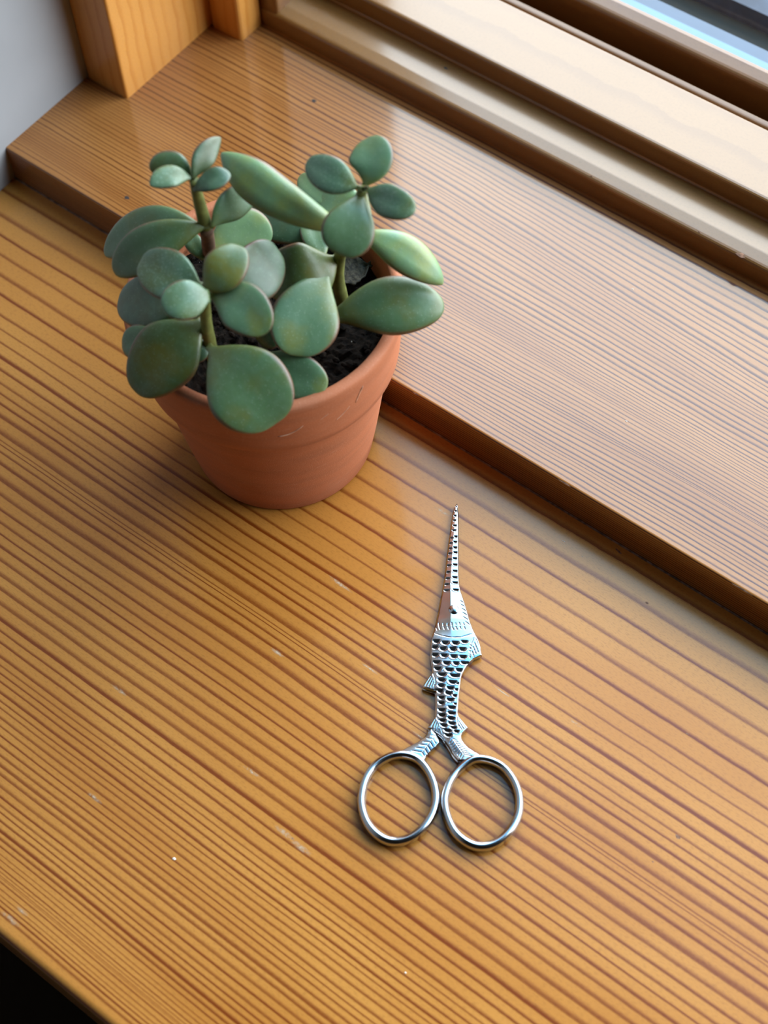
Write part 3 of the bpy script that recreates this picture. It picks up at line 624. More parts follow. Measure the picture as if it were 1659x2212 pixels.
st = tube('stem', [(1.0, -23.4, 60.0), (1.2, -23.7, 64.0), (1.4, -24.0, 68.0), (1.6, -24.3, 71.9), (1.7, -24.5, 75.6), (1.9, -24.6, 78.9), (2.0, -24.7, 82.0), (2.2, -24.8, 85.0), (2.5, -24.9, 88.3), (3.1, -25.1, 91.8), (3.8, -25.4, 95.5), (4.5, -25.7, 99.2), (5.2, -26.0, 103.0)], [2.0, 1.95, 1.9, 1.85, 1.8, 1.75, 1.7, 1.65, 1.6, 1.55, 1.5, 1.45, 1.4], M['stem'], plant)
st = tube('stem', [(16.1, 15.9, 60.0), (16.0, 15.4, 64.0), (15.9, 15.0, 68.0), (15.8, 14.6, 71.9), (15.8, 14.4, 75.4), (15.9, 14.3, 78.4), (16.2, 14.4, 81.0), (16.5, 14.5, 83.6), (17.1, 14.5, 86.5), (18.1, 14.6, 89.8), (19.3, 14.7, 93.5), (20.5, 14.7, 97.3), (21.6, 14.8, 101.1), (22.6, 15.0, 105.0), (23.5, 15.2, 109.0), (24.4, 15.5, 113.0), (25.3, 15.7, 117.0)], [2.0, 1.96, 1.91, 1.87, 1.82, 1.78, 1.74, 1.69, 1.65, 1.61, 1.56, 1.52, 1.48, 1.43, 1.39, 1.34, 1.3], M['stem'], plant)
def dried_leaf():
    A, B_ = Vector((7.5, 22.2, 62.6)), Vector((14.2, 31.5, 63.2)); d = (B_ - A); ln = d.length; d.normalize(); s = Vector((d.y, -d.x, 0)); vs, fs = [], []
    n, m_ = 22, 10
    for i in range(n + 1):
        t = i / n; w = 5.2 * (sin(pi * min(1, t * 1.08 + 0.02)) ** 0.8 if t < 0.9 else 0.12) * (1 + 0.28 * noise.noise((t * 9, 1, 1)))
        for k in range(m_ + 1):
            q = 2 * k / m_ - 1; p = A + d * (ln * t) + s * (q * w)
            vs.append((p.x, p.y, p.z + 1.3 * abs(q) ** 1.5 + 1.3 * noise.noise((t * 5, q * 2, 3)) + 0.5 * noise.noise((t * 16, q * 7, 3))))
    for i in range(n):
        for k in range(m_): a = i * (m_ + 1) + k; fs.append((a, a + 1, a + m_ + 2, a + m_ + 1))
    o = mesh('dried_leaf', vs, fs, M['dead'], None, True); md = o.modifiers.new('thickness', 'SOLIDIFY'); md.thickness = 0.0004
    tag(o, 'curled dark dried leaf lying on the soil inside the pot rim', 'leaf')
dried_leaf()
LEAVES = [
    ((-12.2, -7.3, 117.0), (-18.4, -6.9, 119.5), (-23.1, -11.5, 118.0), 8.7, (0.34, -0.74, 0.58), (0.5, 0.16, 0.5), 2.2, -0.6, 'm'),
    ((-11.9, -7.8, 118.0), (-16.2, -11.2, 121.0), (-17.5, -17.1, 120.0), 6.5, (0.37, -0.02, 0.93), (0.5, 0.16, 0.6), 2.2, 0.3, 'f'),
    ((-11.5, -7.9, 118.0), (-12.6, -2.7, 122.0), (-12.2, 4.9, 122.0), 6.3, (0.78, -0.15, 0.61), (0.52, 0.16, 0.75), 2.2, 0.5, 'd'),
    ((-10.2, -9.3, 116.0), (-6.8, -6.0, 119.5), (-4.1, -1.4, 119.0), 6.3, (0.09, -0.41, 0.91), (0.55, 0.2, 0.55), 2.2, 0.5, 'd'),
    ((-9.1, -6.8, 100.0), (-9.2, 1.4, 104.0), (-6.5, 11.6, 100.0), 8.7, (0.82, -0.12, 0.55), (0.5, 0.16, 0.6), 2.8, 0.5, 'm'),
    ((-11.0, -5.9, 99.0), (-19.5, -17.8, 100.5), (-29.5, -26.3, 86.0), 12.0, (0.19, -0.64, 0.74), (0.62, 0.16, 0.5), 4.0, 0.6, 'm'),
    ((-13.1, -5.9, 96.0), (-28.9, -11.1, 96.0), (-40.4, -19.9, 80.0), 13.3, (-0.15, -0.61, 0.78), (0.6, 0.2, 0.6), 4.0, 0.6, 'm'),
    ((-14.1, -4.1, 84.0), (-14.2, 7.3, 87.0), (-4.3, 10.1, 82.0), 13.6, (0.68, -0.38, 0.62), (0.6, 0.2, 0.5), 3.2, 0.5, 'l'),
    ((-16.6, -4.9, 80.0), (-19.7, -4.3, 83.0), (-25.4, -1.3, 82.0), 5.2, (0.1, -0.3, 0.95), (0.6, 0.3, 0.5), 2.5, 0.3, 'm'),
    ((2.3, -23.8, 101.0), (-5.7, -27.4, 102.0), (-17.7, -25.6, 99.0), 13.6, (-0.04, -0.54, 0.84), (0.55, 0.14, 0.42, 0.75), 3.0, 0.8, 'f'),
    ((4.5, -25.3, 103.0), (8.9, -20.3, 108.0), (6.4, -12.4, 109.0), 11.4, (0.29, -0.44, 0.85), (0.52, 0.2, 0.42, 0.8), 3.0, 0.6, 'y'),
    ((7.2, -26.4, 103.0), (3.9, -31.7, 105.5), (1.0, -37.0, 104.0), 10.6, (0.46, -0.18, 0.87), (0.48, 0.35, 0.42, 0.75), 2.8, 0.3, 'f'),
    ((5.3, -25.1, 101.0), (15.4, -21.1, 102.5), (24.9, -25.8, 100.0), 13.3, (0.03, -0.45, 0.89), (0.55, 0.12, 0.42, 0.9), 3.0, 0.6, 'b'),
    ((-0.3, -23.3, 84.0), (-3.5, -36.0, 81.0), (-8.1, -45.8, 70.0), 19.0, (0.23, -0.57, 0.79), (0.52, 0.16, 0.46, 1.05), 4.2, 0.8, 'o'),
    ((5.1, -28.2, 82.0), (21.3, -32.1, 83.0), (30.7, -32.3, 72.0), 22.9, (0.26, -0.45, 0.85), (0.55, 0.1, 0.36, 0.9), 4.2, 1.0, 'm'),
    ((-6.4, -19.6, 86.0), (-13.7, -27.0, 85.0), (-29.1, -27.7, 76.0), 15.5, (-0.16, -0.55, 0.82), (0.6, 0.2, 0.45), 3.6, 0.5, 'd'),
    ((-9.8, -30.9, 78.0), (-12.4, -35.9, 78.0), (-19.4, -37.5, 74.0), 9.8, (0.06, -0.58, 0.81), (0.6, 0.4, 0.45), 3, 0.4, 'm'),
    ((0.9, -23.3, 76.0), (1.2, -27.9, 77.0), (-0.9, -30.5, 74.0), 5.8, (0.48, -0.34, 0.81), (0.6, 0.3, 0.45), 2.6, 0.3, 'd'),
    ((11.9, -19.4, 72.0), (24.5, -18.8, 73.8), (33.9, -13.9, 71.5), 13.3, (0.17, -0.62, 0.77), (0.6, 0.25, 0.5), 3.4, 0.5, 'b'),
    ((2.9, -21.2, 93.0), (10.4, -13.4, 97.5), (6.3, 1.6, 94.0), 15.1, (0.75, -0.14, 0.65), (0.6, 0.2, 0.38), 3.2, 0.6, 'd'),
    ((20.2, 14.9, 98.0), (7.1, 2.1, 111.0), (-15.7, 7.5, 112.0), 11.8, (0.39, -0.64, 0.66), (0.66, 0.24, 0.72), 6.0, -0.5, 'l'),
    ((5.9, 25.8, 80.0), (-3.5, 17.2, 83.0), (-20.6, 18.3, 78.0), 15.0, (0.07, -0.48, 0.87), (0.6, 0.2, 0.45), 3.6, 0.4, 'd'),
    ((15.5, 15.3, 84.0), (17.4, -1.9, 89.0), (-0.4, 0.6, 82.0), 17.8, (0.46, -0.59, 0.67), (0.5, 0.14, 0.5), 3.6, 0.9, 'o'),
    ((15.7, 11.4, 84.0), (19.3, -4.7, 85.0), (24.7, -14.6, 78.0), 18.9, (0.32, -0.11, 0.94), (0.62, 0.12, 0.38, 1.3), 4.2, 0.8, 'b'),
    ((3.8, 28.4, 84.0), (-3.8, 30.4, 84.0), (-14.0, 35.2, 80.0), 7.9, (-0.33, -0.36, 0.87), (0.55, 0.2, 0.5), 2.8, 0.4, 'l'),
    ((14.3, 31.7, 84.0), (7.8, 27.7, 87.0), (-3.6, 29.1, 82.0), 13.8, (-0.03, -0.49, 0.87), (0.55, 0.2, 0.5), 3.4, 0.4, 'l'),
    ((10.8, 14.8, 80.0), (5.4, 18.1, 82.0), (-2.4, 24.0, 80.0), 7.9, (-0.01, -0.01, 1.0), (0.55, 0.2, 0.5), 2.8, 0.4, 'm'),
    ((11.2, -7.1, 74.0), (11.1, -11.1, 74.0), (8.9, -13.0, 70.0), 9.1, (0.22, -0.61, 0.76), (0.55, 0.3, 0.5), 2.8, 0.4, 'd'),
    ((23.8, 16.2, 116.0), (17.8, 12.7, 119.0), (8.5, 14.3, 118.0), 9.5, (0.18, -0.57, 0.8), (0.52, 0.14, 0.45, 0.85), 2.8, 0.3, 'f'),
    ((24.6, 17.5, 116.0), (25.0, 22.5, 120.5), (18.1, 27.3, 121.0), 12.0, (0.07, -0.42, 0.91), (0.56, 0.16, 0.42), 2.8, 0.5, 'b'),
    ((25.7, 17.1, 116.0), (35.0, 14.2, 119.0), (40.9, 17.5, 118.0), 8.9, (-0.09, -0.62, 0.78), (0.5, 0.16, 0.45, 0.8), 2.8, 0.3, 'f'),
    ((24.7, 15.6, 115.0), (28.3, 7.0, 113.5), (28.6, 0.8, 108.0), 13.8, (0.38, -0.31, 0.87), (0.6, 0.18, 0.36, 1.0), 3.2, 0.5, 'm'),
    ((25.6, 15.4, 117.0), (25.8, 14.3, 119.0), (26.1, 13.2, 121.0), 1.5, (0.95, -0.21, -0.24), (0.5, 0.6, 0.6), 1.6, 0.1, 'o'),
    ((25.6, 15.4, 117.0), (26.9, 14.8, 119.0), (28.2, 14.3, 121.0), 1.3, (-0.24, -0.97, -0.1), (0.5, 0.6, 0.6), 1.6, 0.1, 'o'),
    ((24.4, 18.4, 112.0), (26.3, 10.5, 111.0), (30.3, 7.5, 106.0), 8.0, (-0.14, -0.54, 0.83), (0.55, 0.2, 0.5), 2.6, 0.3, 'y'),
    ((22.4, 17.6, 96.0), (35.7, 21.1, 96.0), (44.7, 24.3, 84.0), 10.5, (0.52, -0.29, 0.8), (0.56, 0.3, 0.66), 5.0, -0.4, 'l'),
    ((23.4, 2.9, 76.0), (35.0, 12.4, 83.0), (47.3, 21.4, 78.0), 15.9, (0.26, -0.43, 0.86), (0.56, 0.3, 0.45), 5.5, -0.4, 'm')
]
def make_leaf(B, Mi, T, W, N, shp, th, cup, key, idx):
    B, Mi, T, N = Vector(B), Vector(Mi), Vector(T), Vector(N)
    pk, pet, rb, ex = shp if len(shp) == 4 else shp + (0.95,); nt_, ns = 34, 24; vs, at_ = [], []
    rnd = random.Random(idx * 7 + 1)
    w1, w2 = rnd.uniform(-1, 1), rnd.uniform(-1, 1)
    for i in range(nt_ + 1):
        q = i / nt_; t = 1 - (1 - q) ** 1.55 if q > 0 else 0.0
        t = min(t, 0.9995)
        P = B * (1 - t) ** 2 + Mi * 2 * t * (1 - t) + T * t * t
        D = ((Mi - B) * (1 - t) + (T - Mi) * t).normalized()
        s = D.cross(N).normalized(); n = s.cross(D).normalized()
        if t < pk: f = pet + (1 - pet) * sin(pi / 2 * max(0.0, t - 0.06) / (pk - 0.06)) ** ex
        else: f = max(0.0, cos(pi / 2 * (t - pk) / (1 - pk))) ** rb
        f = max(f, 0.012)
        hw = W / 2 * f
        ft = (pet + 0.15 + (0.85 - pet) * sin(pi / 2 * min(1, t / 0.45))) * (max(0, 1 - ((t - 0.45) / 0.55) ** 2) ** 0.5 if t > 0.45 else 1)
        tk = min(th / 2 * max(ft, 0.05), hw * 0.95)
        for k in range(ns):
            a = 2 * pi * k / ns; ca, sa = cos(a), sin(a)
            x = hw * ca; e = abs(ca)
            z = tk * (abs(sa) ** 0.85) * (1 if sa > 0 else -1)
            z += cup * f * (e ** 2) + 0.25 * w1 * sin(3.0 * t * pi + w2 * 3) * ca * f
            if sa > 0: z -= 0.22 * tk * (1 - e) ** 2 * f
            x *= 1 + 0.03 * sin(5 * t + 4 * w2 + k * 0.0)
            vs.append(tuple(P + s * x + n * z)); at_.append((t, e if i < nt_ else 1.0, 0.0))
    fs = []
    for i in range(nt_):
        for k in range(ns): fs.append((i * ns + k, i * ns + (k + 1) % ns, (i + 1) * ns + (k + 1) % ns, (i + 1) * ns + k))
    fs.append(tuple(range(ns))[::-1]); fs.append(tuple(nt_ * ns + k for k in range(ns)))
    o = mesh('leaf', vs, fs, M['leaf_' + key], plant, True); setvec(o, 'leaf', at_)
    bm = bmesh.new(); bm.from_mesh(o.data); bmesh.ops.recalc_face_normals(bm, faces=bm.faces); bm.to_mesh(o.data); bm.free()
    return o
for i, a in enumerate(LEAVES): make_leaf(*a, i)

# ================================================================ fish-shaped embroidery scissors
ORIGIN = (81.7545, -20.254); UAX = (0.8365, 0.548); VAX = (-0.548, 0.8365); PIVOT = (0.01, -0.03)
LB = [(-0.77, 37.14), (-1.2, 35.9), (-1.63, 33.71), (-1.84, 31.29), (-2.08, 27.22), (-2.3, 25.07), (-2.55, 21.29), (-2.74, 18.7), (-2.9, 15.2), (-3.12, 11.04), (-3.41, 8.5), (-3.61, 6.21), (-4.01, 3.92), (-4.51, -0.6), (-5.2, -5.1), (-5.69, -7.34), (-6.1, -9.12), (-6.24, -12.5), (-6.11, -15.1), (-5.71, -17.25), (-5.37, -18.95), (-5.35, -20.67), (-6.57, -22.55), (-7.89, -24.64), (-7.94, -25.5), (-6.75, -25.96), (-4.98, -26.4), (-4.15, -26.46), (-3.93, -29.92), (-3.77, -33.47), (-3.9, -34.72), (-4.89, -36.12), (-5.79, -37.51), (-5.92, -38.04), (-4.38, -38.78), (-2.8, -39.72), (-1.71, -40.58), (-0.99, -41.77), (0.23, -43.33), (1.25, -45.1), (2.26, -46.46), (3.35, -47.61)]
RB = [(-0.43, 37.15), (0.03, 33.79), (0.3, 29.72), (0.76, 17.94), (0.94, 13.32), (1.33, 8.74), (1.82, 6.49), (2.95, 3.15), (3.98, -0.17), (4.89, -3.46), (5.99, -6.29), (7.05, -8.44), (7.58, -9.37), (8.23, -11.08), (8.59, -13.24), (8.87, -14.42), (6.51, -15.78), (4.81, -17.55), (3.9, -19.32), (3.18, -21.07), (2.89, -23.65), (2.72, -26.83), (2.56, -30), (2.49, -33.13), (2.82, -34.15), (4.13, -35.74), (5.57, -37.42), (4.8, -38.38), (3.89, -39.46), (3.73, -40.29), (3.96, -41.3), (4.96, -42.67), (6.15, -43.82), (7.9, -44.94), (9.29, -45.64), (6.66, -47.43)]
SLB = [(-4.97, -38.54), (-5.9, -39.21), (-6.06, -39.83), (-6.95, -41.11), (-8.79, -42.64), (-11.38, -44.21), (-13.58, -45.75), (-12.74, -47.12), (-8.12, -48.08)]
SRB = [(-4.78, -38.53), (-4.37, -38.92), (-3.37, -39.89), (-2.3, -42.29), (-3.38, -43.77), (-4.83, -45.27), (-5.91, -46.55), (-6.31, -47.98)]
CR = [(-4.66, -10.34, 1.29, 1.1), (-2.06, -10.75, 1.33, 1.1), (0.9, -10.7, 1.29, 1.1), (3.55, -10.24, 1.18, 0.86), (-5.06, -12.33, 1.29, 0.98), (-2.57, -12.74, 1.33, 1.1), (0.29, -12.7, 1.29, 1.18), (3.05, -12.66, 1.24, 1.1), (-4.84, -14.82, 1.29, 1.03), (-2.18, -14.9, 1.29, 1.03), (0.59, -15.08, 1.24, 1.1), (3.25, -15.15, 1.24, 1.03), (-4.24, -17.17, 1.33, 1.03), (-1.38, -17.34, 1.29, 1.03), (1.37, -17.3, 1.11, 1.03), (3.81, -17.07, 1.29, 0.88), (-3.85, -19.19, 1.29, 1.03), (-0.51, -19.45, 1.41, 1.03), (2.33, -19.41, 1.18, 1.03), (-2.59, -21.06, 1.46, 0.98), (1.23, -21.28, 1.71, 0.98), (-2.6, -22.87, 1.33, 0.98), (0.64, -23.34, 1.41, 1.03), (2.01, -23.69, 0.69, 0.64), (-2.62, -24.68, 1.2, 0.93), (0.04, -25.28, 1.29, 0.98), (1.8, -25.72, 0.64, 0.74), (-2.74, -26.38, 1.11, 0.93), (-0.38, -26.89, 1.24, 0.98), (1.4, -27.64, 0.77, 0.78), (-2.36, -28.37, 1.11, 0.88), (0.19, -28.97, 1.24, 0.93), (-2.28, -30.05, 1.11, 0.88), (1.64, -30.26, 0.56, 0.54), (-2.09, -32.23, 1.29, 0.93), (0.68, -31.35, 1.29, 0.93), (-1.92, -33.89, 1.29, 0.88), (0.75, -33.12, 1.33, 0.88), (-1.74, -35.54, 1.2, 0.83), (0.73, -34.78, 1.29, 0.88), (-1.2, -37.06, 1.11, 0.83), (0.98, -36.32, 1.24, 0.83), (-0.08, -38.54, 1.33, 0.88), (1.52, -37.63, 1.07, 0.74), (0.18, -39.97, 1.24, 0.83), (2.33, -38.72, 0.94, 0.74), (-2.43, 6.73, 1.03, 0.62), (-2.52, 8.78, 0.99, 0.62), (-2.4, 10.84, 0.96, 0.62), (-2.29, 13.04, 0.93, 0.62), (-2.19, 15.35, 0.89, 0.62), (-2.08, 17.45, 0.86, 0.62), (-2.06, 19.55, 0.82, 0.62), (-2.03, 21.31, 0.79, 0.62), (-1.91, 23.2, 0.75, 0.62), (-1.72, 25.1, 0.72, 0.62), (0.29, 6.87, 0.99, 0.6), (-0.01, 9.36, 0.95, 0.6), (-0.19, 11.19, 0.91, 0.6), (-0.18, 13.37, 0.87, 0.6), (-0.26, 15.57, 0.83, 0.6), (-0.46, 17.77, 0.79, 0.6), (-0.34, 19.87, 0.75, 0.6), (-0.51, 21.62, 0.72, 0.6), (-0.59, 23.62, 0.68, 0.6), (-0.46, 25.52, 0.64, 0.6), (-1.07, 27.74, 0.77, 0.5), (-0.93, 29.42, 0.69, 0.5), (-1.11, 31.33, 0.6, 0.5), (-0.97, 33.01, 0.51, 0.5), (-0.88, 34.71, 0.43, 0.5), (-0.74, 36.41, 0.34, 0.5)]
GV = [(1.85, 3.1, 3.09, 2.26), (2, 1.86, 3.64, 0.94), (2.35, 0.53, 4.09, -0.61), (2.6, -0.8, 4.34, -1.93), (2.86, -2.23, 4.7, -3.47), (3.51, -3.76, 5.15, -5), (-5.29, -4.55, -5.15, -5.76), (-5.15, -5.76, -4.65, -6.95), (-4.29, -4.5, -4.16, -5.71), (-4.16, -5.71, -3.66, -6.9), (-3, -4.43, -2.86, -5.64), (-2.86, -5.64, -2.37, -6.83), (-1.71, -4.36, -1.57, -5.58), (-1.57, -5.58, -1.08, -6.77), (-0.51, -4.3, -0.38, -5.51), (-0.38, -5.51, 0.11, -6.7), (0.58, -4.24, 0.71, -5.46), (0.71, -5.46, 1.2, -6.65), (1.77, -4.18, 1.9, -5.39), (1.9, -5.39, 2.39, -6.59), (3.07, -4.11, 3.19, -5.33), (3.19, -5.33, 3.67, -6.52), (-5.46, -7.99, -3.04, -8.85), (-3.04, -8.85, -0.25, -9.26), (-0.25, -9.26, 2.72, -8.99), (2.72, -8.99, 5.45, -7.86), (6.28, -9, 5.47, -11.23), (5.47, -11.23, 5.22, -13.64), (5.22, -13.64, 5.38, -15.8), (6.99, -9.4, 8.28, -12.61), (6.33, -10.31, 7.72, -13.72), (5.98, -11.64, 7.16, -14.51), (5.79, -13.17, 6.49, -15.2), (-5.34, -20.88, -4.56, -22.77), (-4.56, -22.77, -4.21, -25.3), (-5.59, -21.75, -7.19, -25.03), (-5.17, -22.37, -6.39, -25.41), (-4.84, -23.21, -5.59, -25.8), (-4.6, -24.05, -4.9, -25.97), (-3.61, -34.71, -2.57, -36.51), (-2.57, -36.51, -1.55, -39.96), (-3.78, -35.34, -4.81, -37.87), (-3.36, -35.94, -4.01, -38.45), (-2.95, -36.53, -3.22, -39.02), (-2.53, -37.34, -2.52, -39.6), (2.42, -33.76, 2.4, -35.63), (2.4, -35.63, 3.06, -37.86), (2.84, -34.77, 4.97, -37.76), (2.78, -35.61, 4.41, -38.2), (2.82, -36.64, 3.85, -38.43), (1.37, -41.13, 0.48, -42.71), (1.37, -41.13, 2.54, -41.68), (1.86, -41.8, 0.98, -43.38), (1.86, -41.8, 3.2, -42.34), (2.36, -42.48, 1.47, -44.05), (2.36, -42.48, 3.85, -43), (2.85, -43.15, 1.96, -44.72), (2.85, -43.15, 4.5, -43.67), (3.34, -43.82, 2.45, -45.38), (3.34, -43.82, 5.15, -44.33), (3.82, -44.49, 2.93, -46.05), (3.82, -44.49, 5.8, -44.99), (4.31, -45.15, 3.42, -46.72), (4.31, -45.15, 6.45, -45.64), (4.8, -45.82, 3.91, -47.38), (4.8, -45.82, 7.09, -46.3), (1.37, -41.13, 4.8, -45.92)]
GV2 = [(-3.64, -40.32, -2.7, -41.8), (-3.64, -40.32, -4.97, -40.49), (-4.35, -41.4, -3.42, -42.88), (-4.35, -41.4, -5.99, -41.47), (-5.06, -42.48, -4.13, -43.96), (-5.06, -42.48, -7.02, -42.44), (-5.77, -43.56, -4.84, -45.03), (-5.77, -43.56, -8.04, -43.42), (-6.48, -44.63, -5.55, -46.1), (-6.48, -44.63, -9.06, -44.39), (-7.19, -45.71, -6.26, -47.17), (-7.19, -45.71, -10.07, -45.36), (-3.55, -40.11, -7.27, -46.02)]
RR = [(-0.04, -58.05), (1.39, -53.13), (4.12, -49.48), (7.61, -46.83), (11.76, -46.81), (15.68, -48.5), (18.33, -51.5), (20.04, -54.87), (20.77, -58.62), (20.37, -63.07), (18.04, -67.58), (14.57, -70.95), (10.42, -72.25), (6.68, -71.32), (3.18, -68.58), (1.13, -64.81), (0.14, -61.47)]
RL = [(-23.41, -59.68), (-22.63, -54.44), (-20.32, -50.29), (-16.5, -47.44), (-12.38, -46.57), (-8.32, -47.7), (-5.16, -51.04), (-3.12, -55.46), (-2.58, -59.91), (-3.68, -64.4), (-6.24, -68.43), (-9.67, -71.14), (-13.99, -72.15), (-17.81, -70.75), (-20.94, -67.73), (-22.79, -63.76)]

scis = empty('embroidery_scissors', (ORIGIN[0], ORIGIN[1], 0.0))
tag(scis, 'small silver embroidery scissors shaped like a long-nosed fish with engraved scales', 'scissors')
scis.rotation_euler = (0, 0, math.atan2(UAX[1], UAX[0]))
def interp(poly, v):
    # largest-scale boundary value at height v (polyline ordered from tip to tail)
    out = None
    for (u0, v0), (u1, v1) in zip(poly, poly[1:]):
        if min(v0, v1) - 1e-9 <= v <= max(v0, v1) + 1e-9 and abs(v1 - v0) > 1e-9:
            u = u0 + (u1 - u0) * (v - v0) / (v1 - v0)
            out = u if out is None else out
    return out
def plate(name, LBp, RBp, crs, grs, ztop, zbot, ridge, step=0.13, nu=64, m='metal', fall=0.0, taper=None):
    v0 = min(LBp[0][1], RBp[0][1]); v1 = max(LBp[-1][1], RBp[-1][1]); rows = int((v0 - v1) / step)
    vs, fs, gr = [], [], []; nn = 0
    segs = [(Vector((a, b)), Vector((c, d))) for a, b, c, d in grs]
    for j in range(rows + 1):
        v = v0 - (v0 - v1) * j / rows
        a, b = interp(LBp, v), interp(RBp, v)
        if a is None or b is None: continue
        if b - a < 0.15: mm = (a + b) / 2; a, b = mm - 0.075, mm + 0.075
        hw = (b - a) / 2; nn += 1
        near_c = [c for c in crs if abs(c[1] - v) < c[3] * 1.8]
        near_g = [q for q in segs if min(q[0].y, q[1].y) - 0.4 < v < max(q[0].y, q[1].y) + 0.4]
        zt = ztop(v) if callable(ztop) else ztop
        for i in range(nu + 1):
            s = -1 + 2 * i / nu; s = sin(s * pi / 2) * 0.35 + s * 0.65; u = (a + b) / 2 + s * hw
            z = zt + ridge(s, v, hw)
            z -= 0.30 * min(hw, 1.0) * max(0.0, (abs(s) - (1 - 0.28 / max(hw, 0.3)))) / (0.28 / max(hw, 0.3)) if hw > 0.3 else 0.15 * abs(s)
            g = 0.0
            for c in near_c:
                du, dv = (u - c[0]) / c[2], (v - c[1]) / c[3]
                rr = du * du + dv * dv
                if rr < 1.55 and dv < 0.45:
                    r_ = sqrt(rr); k = max(0.0, min(1.0, (1.02 - r_) / 0.20)) * max(0.0, min(1.0, (0.40 - dv) / 1.15))
                    g = max(g, k)
                    z += 0.07 * math.exp(-((r_ - 1.15) / 0.12) ** 2) * max(0.0, min(1.0, -dv * 2))
            if g: z -= 0.28 * g
            gl = 0.0; p = Vector((u, v))
            for q0, q1 in near_g:
                d = q1 - q0; L2 = d.length_squared; t = max(0.0, min(1.0, (p - q0).dot(d) / L2)); dist = (p - (q0 + d * t)).length
                w = 0.13 * (1 - 0.6 * abs(2 * t - 1) ** 3); k = max(0.0, 1 - dist / max(w, 0.03)) if dist < w else 0.0
                gl = max(gl, k)
            z -= 0.14 * gl
            vs.append((u, v, z)); gr.append(min(1.0, g * 0.55 + gl * 0.9))
    W_ = nu + 1
    for j in range(nn - 1):
        for i in range(nu): fs.append((j * W_ + i, (j + 1) * W_ + i, (j + 1) * W_ + i + 1, j * W_ + i + 1))
    # side walls and underside
    base = len(vs); 
    for j in range(nn):
        for i in (0, nu): x, y, _ = vs[j * W_ + i]; vs.append((x, y, zbot)); gr.append(0.1)
    for j in range(nn - 1):
        l0, l1 = base + 2 * j, base + 2 * j + 2; fs.append((j * W_, l0, l1, (j + 1) * W_)); fs.append((j * W_ + nu, (j + 1) * W_ + nu, l1 + 1, l0 + 1)); fs.append((l0, l0 + 1, l1 + 1, l1))
    e0 = tuple(i for i in range(W_)) + (base + 1, base); e1 = tuple((nn - 1) * W_ + i for i in range(W_)) + (base + 2 * nn - 1, base + 2 * nn - 2)
    fs += [e0, e1[::-1]]
    o = mesh(name, vs, fs, M[m], scis)
    at_ = o.data.attributes.new('groove', 'FLOAT', 'POINT'); at_.data.foreach_set('value', gr)
    for p in o.data.polygons: p.use_smooth = len(p.vertices) == 4 and p.normal.z > 0.3
    return o
def lerp(a, b, t): t = max(0.0, min(1.0, t)); return a + (b - a) * t
def ridge_body(s, v, hw):
    k = max(0.0, min(1.0, (v + 9) / 7.0))             # faceted nose, rounded body
    nose = (-0.17 * hw * max(0.0, -(s + 0.16)) if s < -0.16 else -0.015 * hw * (s + 0.16))
    body = -0.055 * (s - 0.3) ** 2 * min(hw, 3.6)
    return nose * k + body * (1 - k)
top_z = lambda v: lerp(1.9, 2.7, (37 - v) / 40) if v > -40 else lerp(2.7, 3.0, (-40 - v) / 8)
blade = plate('fish_blade', LB, RB, CR, GV, top_z, 1.15, ridge_body)
blade['label'] = 'engraved upper blade in the shape of a fish'
def offs(poly, du, dv=0.0): return [(u + du, v + dv) for u, v in poly]
low = plate('lower_blade', offs(LB, -0.25, -0.15)[:44], offs(RB, -0.3, -0.15)[:37], [], [], 1.1, 0.12, lambda s, v, hw: 0.0, step=0.4, nu=6)
shank = plate('left_shank', SLB, SRB, [], GV2, 2.5, 0.6, lambda s, v, hw: -0.25 * s * s)
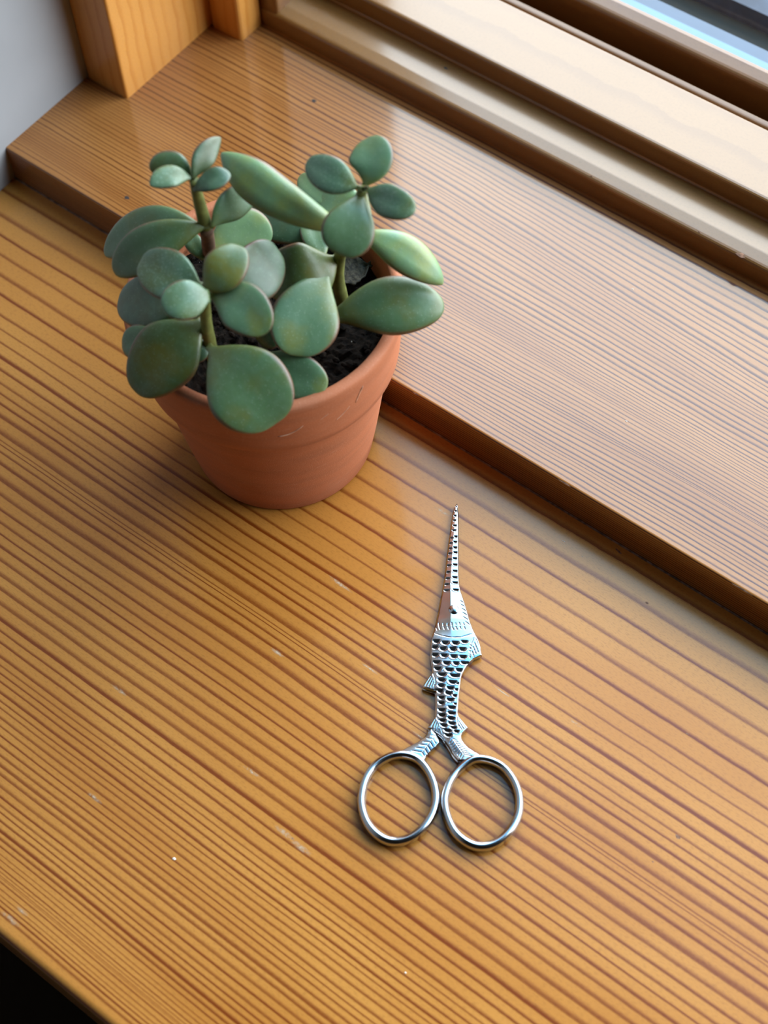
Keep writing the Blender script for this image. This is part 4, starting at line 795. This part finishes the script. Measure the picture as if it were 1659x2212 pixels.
def crom(pts, n=8):
    out = []; m_ = len(pts)
    for i in range(m_):
        p0, p1, p2, p3 = (Vector(pts[(i + k - 1) % m_]) for k in range(4))
        for j in range(n):
            t = j / n; out.append(0.5 * ((2 * p1) + (-p0 + p2) * t + (2 * p0 - 5 * p1 + 4 * p2 - p3) * t * t + (-p0 + 3 * p1 - 3 * p2 + p3) * t ** 3))
    return out
def ring(pts, a, b, zc, lab):
    c = crom(pts); 
    for _ in range(6): c = [(c[i - 1] + c[i] * 2 + c[(i + 1) % len(c)]) / 4 for i in range(len(c))]
    n = len(c); seg = 20; vs, fs = [], []; vmin = min(p.y for p in c)
    for i in range(n):
        d = (c[(i + 1) % n] - c[i - 1]).normalized(); nr = Vector((d.y, -d.x))
        k = 1 + 0.12 * math.exp(-((c[i].y - vmin) / 6) ** 2)
        for j in range(seg):
            t = 2 * pi * j / seg; x = a * k * cos(t); z = b * sin(t)
            vs.append((c[i].x + nr.x * x, c[i].y + nr.y * x, zc + z))
    for i in range(n):
        for j in range(seg): fs.append((i * seg + j, i * seg + (j + 1) % seg, ((i + 1) % n) * seg + (j + 1) % seg, ((i + 1) % n) * seg + j))
    o = mesh('finger_ring', vs, fs, M['metal'], scis, True); o['label'] = lab
    bm = bmesh.new(); bm.from_mesh(o.data); bmesh.ops.recalc_face_normals(bm, faces=bm.faces); bm.to_mesh(o.data); bm.free()
    return o
ring(RR, 1.2, 1.75, 1.85, 'right finger ring'); ring(RL, 1.22, 1.75, 1.85, 'left finger ring')
piv = [(r, z) for r, z in ((1.66, 0), (1.66, 0.28), (1.5, 0.55), (1.15, 0.78), (0.7, 0.92), (0.02, 0.98))]
vs, fs = [], []; sg = 40
for r, z in piv:
    for i in range(sg): a = 2 * pi * i / sg; vs.append((PIVOT[0] + r * cos(a), PIVOT[1] + r * sin(a), 2.2 + z))
for j_ in range(len(piv) - 1):
    for i in range(sg): fs.append((j_ * sg + i, j_ * sg + (i + 1) % sg, (j_ + 1) * sg + (i + 1) % sg, (j_ + 1) * sg + i))
fs.append(tuple((len(piv) - 1) * sg + i for i in range(sg)))
pv = mesh('pivot_rivet', vs, fs, M['metal'], blade, True)
